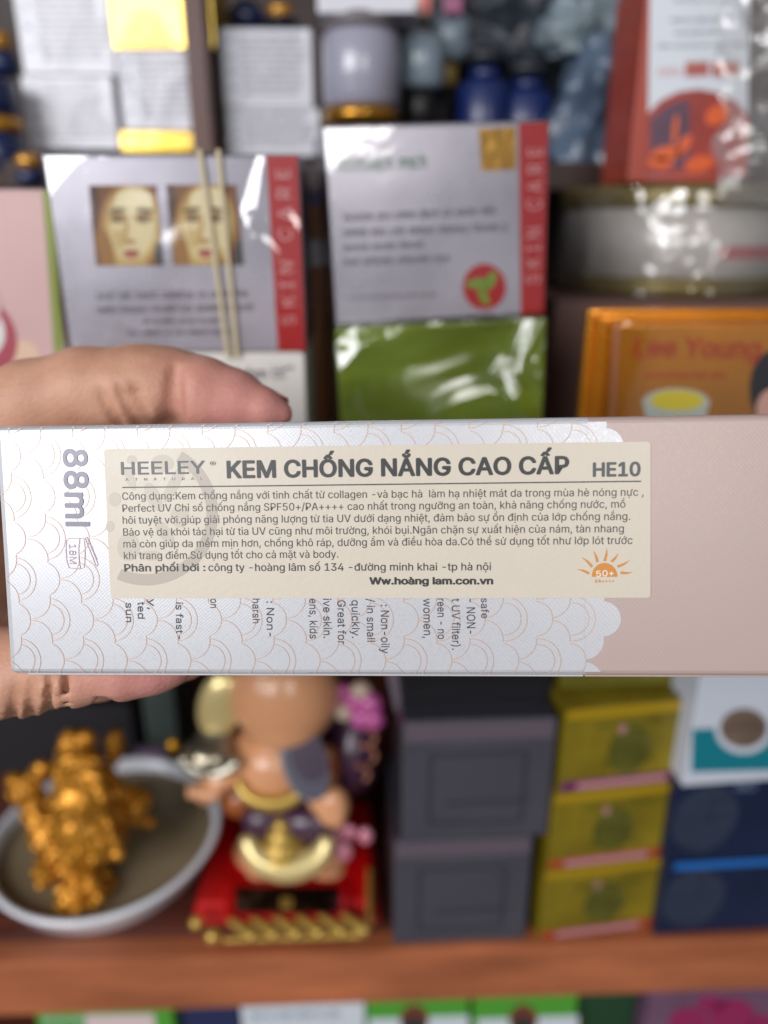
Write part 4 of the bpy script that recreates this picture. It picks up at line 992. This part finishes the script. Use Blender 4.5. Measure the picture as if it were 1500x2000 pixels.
# gilded fence of slanting leaves along the front and sides
def leafbar(px0, py0, px1, py1, r=2.5, z=bz):
    a, b = at_z(px0, py0, z), at_z(px1, py1, z); return blob('gold_moulding', goldt, base, [('c', a, b, r * MM * .75, r * MM)], .0005, .001)
leafbar(440, 1836, 705, 1826, 1.5, bz - .004)
for i in range(6): leafbar(452 + i * 44, 1800 + (-2 * i), 492 + i * 44, 1826 - 2 * i, 2.3, bz + .001)
for (x, y, r) in ((384, 1802, 3.0), (416, 1828, 3.3), (705, 1812, 3.2)): blob('gold_bead', goldt, base, [('e', at_z(x, y, bz), (r * MM,) * 3)], .0005)
leafbar(722, 1700, 722, 1800, 1.8)
# the figure: one continuous body
SK = mat('figurine_skin', (214, 154, 112), .3, coat=.35)
D = lambda px, py, d=.345: at_depth(px, py, d)
E = lambda px, py, rx, ry, rz, d=.345: ('e', D(px, py, d), (rx * MM, ry * MM, rz * MM))
blob('figure_body', SK, base, [E(556, 1352, 24, 20, 25, .338), E(556, 1405, 18, 16, 12, .340), E(535, 1492, 17, 15, 17, .347), E(545, 1560, 18, 13, 12, .362), E(490, 1470, 12, 10, 12, .352),
                               E(600, 1500, 14, 10, 14, .356), E(625, 1545, 7, 7, 8, .345), ('c', D(600, 1470, .352), D(635, 1560, .343), .008, .0075), ('c', D(480, 1480, .35), D(405, 1545, .348), .008, .006),
                               E(650, 1572, 7.5, 6, 9.5, .340), E(638, 1592, 3, 3, 5, .338), E(652, 1598, 3, 3, 5, .338), E(664, 1594, 2.6, 3, 5, .338),
                               E(375, 1545, 2.4, 4, 3, .343), E(392, 1548, 2.4, 4, 3, .343), E(409, 1549, 2.4, 4, 3, .343), E(426, 1547, 2.4, 4, 3, .343),
                               E(514, 1706, 9, 9, 5, .362), E(640, 1704, 9, 9, 5, .362), E(515, 1660, 14, 14, 9, .372), E(630, 1655, 14, 14, 9, .372)], .0008, .002)
robe = mat('plum_robe', (62, 34, 58), .35, coat=.4, var=.2, vscale=90)
blob('robe', robe, base, [E(690, 1480, 12, 12, 19, .358), E(700, 1420, 10, 10, 14, .356), E(606, 1606, 13, 8, 9, .346), E(512, 1600, 9, 8, 9, .348), E(560, 1590, 14, 8, 7, .350), E(570, 1640, 18, 12, 8, .366), E(480, 1440, 8, 8, 12, .360), E(590, 1560, 20, 12, 14, .372), E(640, 1400, 14, 12, 16, .372)], .0009, .003)
for k, (x, y, r) in enumerate(((695, 1440, 15), (698, 1475, 14), (690, 1512, 12))):
    pts = [D(x + r * 2.6 * math.cos(R_(a)), y - r * 1.4 * math.sin(R_(a)) * 1.0, .343) for a in range(-50, 100, 15)]
    rooted(tube(pts, .0009, 8), base, 'sleeve_fold', mat('gilded_fold', (150, 96, 74), .35, metal=.3))
rust = mat('rust_robe', (150, 82, 36), .35, coat=.3)
blob('waistcoat', rust, base, [E(482, 1500, 7, 7, 14, .352), E(470, 1560, 9, 8, 9, .360), E(488, 1455, 8, 7, 8, .352), E(640, 1500, 6, 6, 13, .350)], .0008, .002)
# gold sash below the belly
pts = [D(466 + 66 * (1 - math.cos(R_(a))), 1520 + 48 * math.sin(R_(a)), .335) for a in range(0, 181, 12)]
rooted(tube(pts, [.0012 + .0028 * math.sin(R_(a)) for a in range(0, 181, 12)], 10), base, 'gold_sash', goldt)
# lap ingot: crescent with stepped centre
pts = [D(484 + 78 * (1 - math.cos(R_(a))), 1632 + 62 * math.sin(R_(a)), .340) for a in range(0, 181, 10)]
bg = mat('bright_gold', (228, 208, 146), .24, metal=.45, coat=.5)
rooted(tube(pts, [.0030 + .0038 * math.sin(R_(a)) for a in range(0, 181, 10)], 12), base, 'lap_ingot', bg)
st = blob('ingot_steps', goldt, base, [E(552, 1662, 13, 10, 4, .343), E(552, 1645, 9.5, 8, 4, .343), E(550, 1628, 6.5, 6, 4, .343), E(549, 1612, 3.6, 4, 4, .342)], .0006, .0005)
# fan
def disc(c, ax, up, rx, ry, th, m, name, n=40):
    nn = ax.cross(up).normalized(); vs, fs = [], []
    for s in (-1, 1):
        for i in range(n): a = 2 * math.pi * i / n; vs.append(c + ax * rx * math.cos(a) + up * ry * math.sin(a) + nn * th * s * .5)
    fs = [tuple(range(n))[::-1], tuple(range(n, 2 * n))] + [(i, (i + 1) % n, (i + 1) % n + n, i + n) for i in range(n)]
    return rooted(mesh_py(vs, fs), base, name, m)
ax = c2w((math.cos(R_(20)), math.sin(R_(20)), .25)).normalized(); upf = c2w((math.sin(R_(20)), -math.cos(R_(20)), 0)).normalized(); upf = (upf - ax * upf.dot(ax)).normalized()
upf = c2w((-math.sin(R_(18)), -math.cos(R_(18)), .0)).normalized(); ax = c2w((math.cos(R_(18)), -math.sin(R_(18)), .25)).normalized(); ax = (ax - upf * upf.dot(ax)).normalized()
fc = D(595, 1490, .330)
disc(fc, ax, upf, .0090, .0165, .0016, mat('fan_slate', (74, 72, 92), .35, coat=.4, var=.1), 'fan')
disc(fc + c2w((.0016, -.0036, -.0011)), ax, upf, .0074, .0118, .0006, mat('fan_purple', (48, 30, 58), .35, coat=.4), 'fan_tip')
rooted(tube([fc + ax * .0090 * math.cos(R_(a)) + upf * .0165 * math.sin(R_(a)) for a in range(0, 360, 12)], .0007, 6, True), base, 'fan_rim', mat('pale_rim', (150, 158, 172), .3, metal=.3))
# raised ingot in the left hand: bright lobe, silver dome, curved prow
blob('raised_ingot', bg, base, [('e', D(430, 1378, .338), (.0098, .006, .0175), Matrix.Rotation(R_(14), 4, 'Y'))], .0006)
blob('ingot_dome', mat('aged_silver', (150, 142, 124), .22, metal=.85), base, [E(412, 1476, 13, 10, 9, .342), E(425, 1440, 9, 8, 7, .345)], .0007)
pts = [D(412 + 56 * math.cos(R_(a)), 1470 + 42 * math.sin(R_(a)), .332) for a in range(20, 171, 10)]
rooted(tube(pts, [.0016 + .0014 * abs(math.cos(R_(a))) for a in range(20, 171, 10)], 10), base, 'ingot_prow', mat('bright_silver', (196, 192, 176), .2, metal=.8))
blob('gold_button', mat('bright_yellow_gold', (216, 160, 30), .3, metal=.6), base, [E(338, 1455, 2.6, 2.6, 3.2, .345)], .0005)
pinkm = mat('pink_beads', (186, 84, 150), .3, coat=.4); pinkl = mat('pale_pink_beads', (206, 130, 150), .3, coat=.4)
pb = [(705, 1350, 5), (722, 1375, 6), (690, 1372, 4.5), (672, 1392, 4), (708, 1402, 5.5), (730, 1405, 5), (655, 1372, 3.5), (668, 1350, 4)]
for i, (x, y, r) in enumerate(pb): blob('flower_bead', pinkm if i % 3 else mat('cream_bead', (190, 170, 150), .3), base, [E(x, y, r, r * .8, r, .340)], .0008)
for (x, y, r) in ((655, 1635, 4), (672, 1662, 4), (662, 1618, 3.2), (714, 1632, 3.4), (684, 1625, 3), (650, 1655, 3.4)): blob('prayer_bead', pinkl, base, [E(x, y, r, r * .8, r * 1.3, .350)], .0007)

# things behind the bowl, in the shade
f = carton('dark_green_box', 'dark green grey box in the shade behind the bowl', 'carton', 272, 1330, 335, .345, mat('dark_green_card', (52, 62, 58), .4), zb=SH, depth=.03)
f = carton('lilac_box', 'dull lilac box behind the right side of the bowl', 'carton', 262, 1470, 322, .335, mat('dull_lilac', (104, 84, 108), .45), zb=SH, depth=.006)
f = carton('black_card_box', 'black box in the dark corner behind the golden figurine', 'carton', -60, 1380, 255, .36, mat('black_card'), zb=SH, depth=.04)

# ------------------------------------------------------------------ bottom row under the rail
def low(L, Rr, name, label, body, Y=.262, T_=1930, yaw=2):
    return carton(name, label, 'carton', L, T_, Rr, Y, body, zb=-.4515, depth=.05, yaw=R_(yaw))
gr = mat('bright_green_card', (74, 150, 48), .4); wl = mat('bottom_white_card', (200, 208, 216), .45)
f = low(58, 330, 'green_white_box', 'bright green and white box below the shelf rail at the lower left', gr)
f.scribble([((85, 1998), (160, 1996), 12)], wl, f.root, seed=21); f.poly([(165, 1982), (300, 1980), (312, 2060), (175, 2060)], 'white_panel', mat('pink_white_print', (210, 190, 190), .5), f.root)
f = low(345, 462, 'navy_bottom_box', 'dark navy box below the rail, left of the white box', navy, Y=.27)
f = low(466, 712, 'white_bottom_box', 'white box with faint blue script below the shelf rail', wl)
f.scribble([((490, 1990), (660, 1985), 14)], mat('pale_blue_print'), f.root, seed=22)
for (L, Rr, lb) in ((716, 918, 'green box with round brown emblem below the rail, left of the matching one'), (928, 1132, 'green box with round brown emblem below the rail, right of the matching one')):
    f = low(L, Rr, 'green_round_emblem_box', lb, gr)
    f.poly([(L + 4, 1990), (Rr - 2, 1983), (Rr - 8, 2080), (L + 4, 2090)], 'white_panel', wl, f.root)
    c = (L + Rr) / 2 - 8; f.ell(c, 1992, 28, 30, 'emblem', mat('brown_emblem', (110, 56, 40), .45, var=.3, vscale=150), f.root, .0002); f.ell(c, 2004, 24, 20, 'emblem_centre', mat('dark_emblem', (48, 48, 48), .4), f.root, .0003)
f = low(1134, 1246, 'dark_green_bottom_box', 'dark green box below the rail between the green and magenta boxes', mat('deep_green_card', (24, 62, 36), .4), Y=.27)
f = low(1272, 1640, 'magenta_box', 'purple box with magenta swirls below the rail at the lower right corner', mat('plum_card', (104, 74, 98), .4, var=.2, vscale=40))
for (x, y, rx, ry) in ((1345, 2000, 40, 34), (1430, 1985, 46, 36), (1490, 2020, 30, 40), (1390, 1960, 30, 16)): f.ell(x, y, rx, ry, 'magenta_swirl', mat('magenta_print', (140, 32, 84), .4), f.root, .0002, n=20);
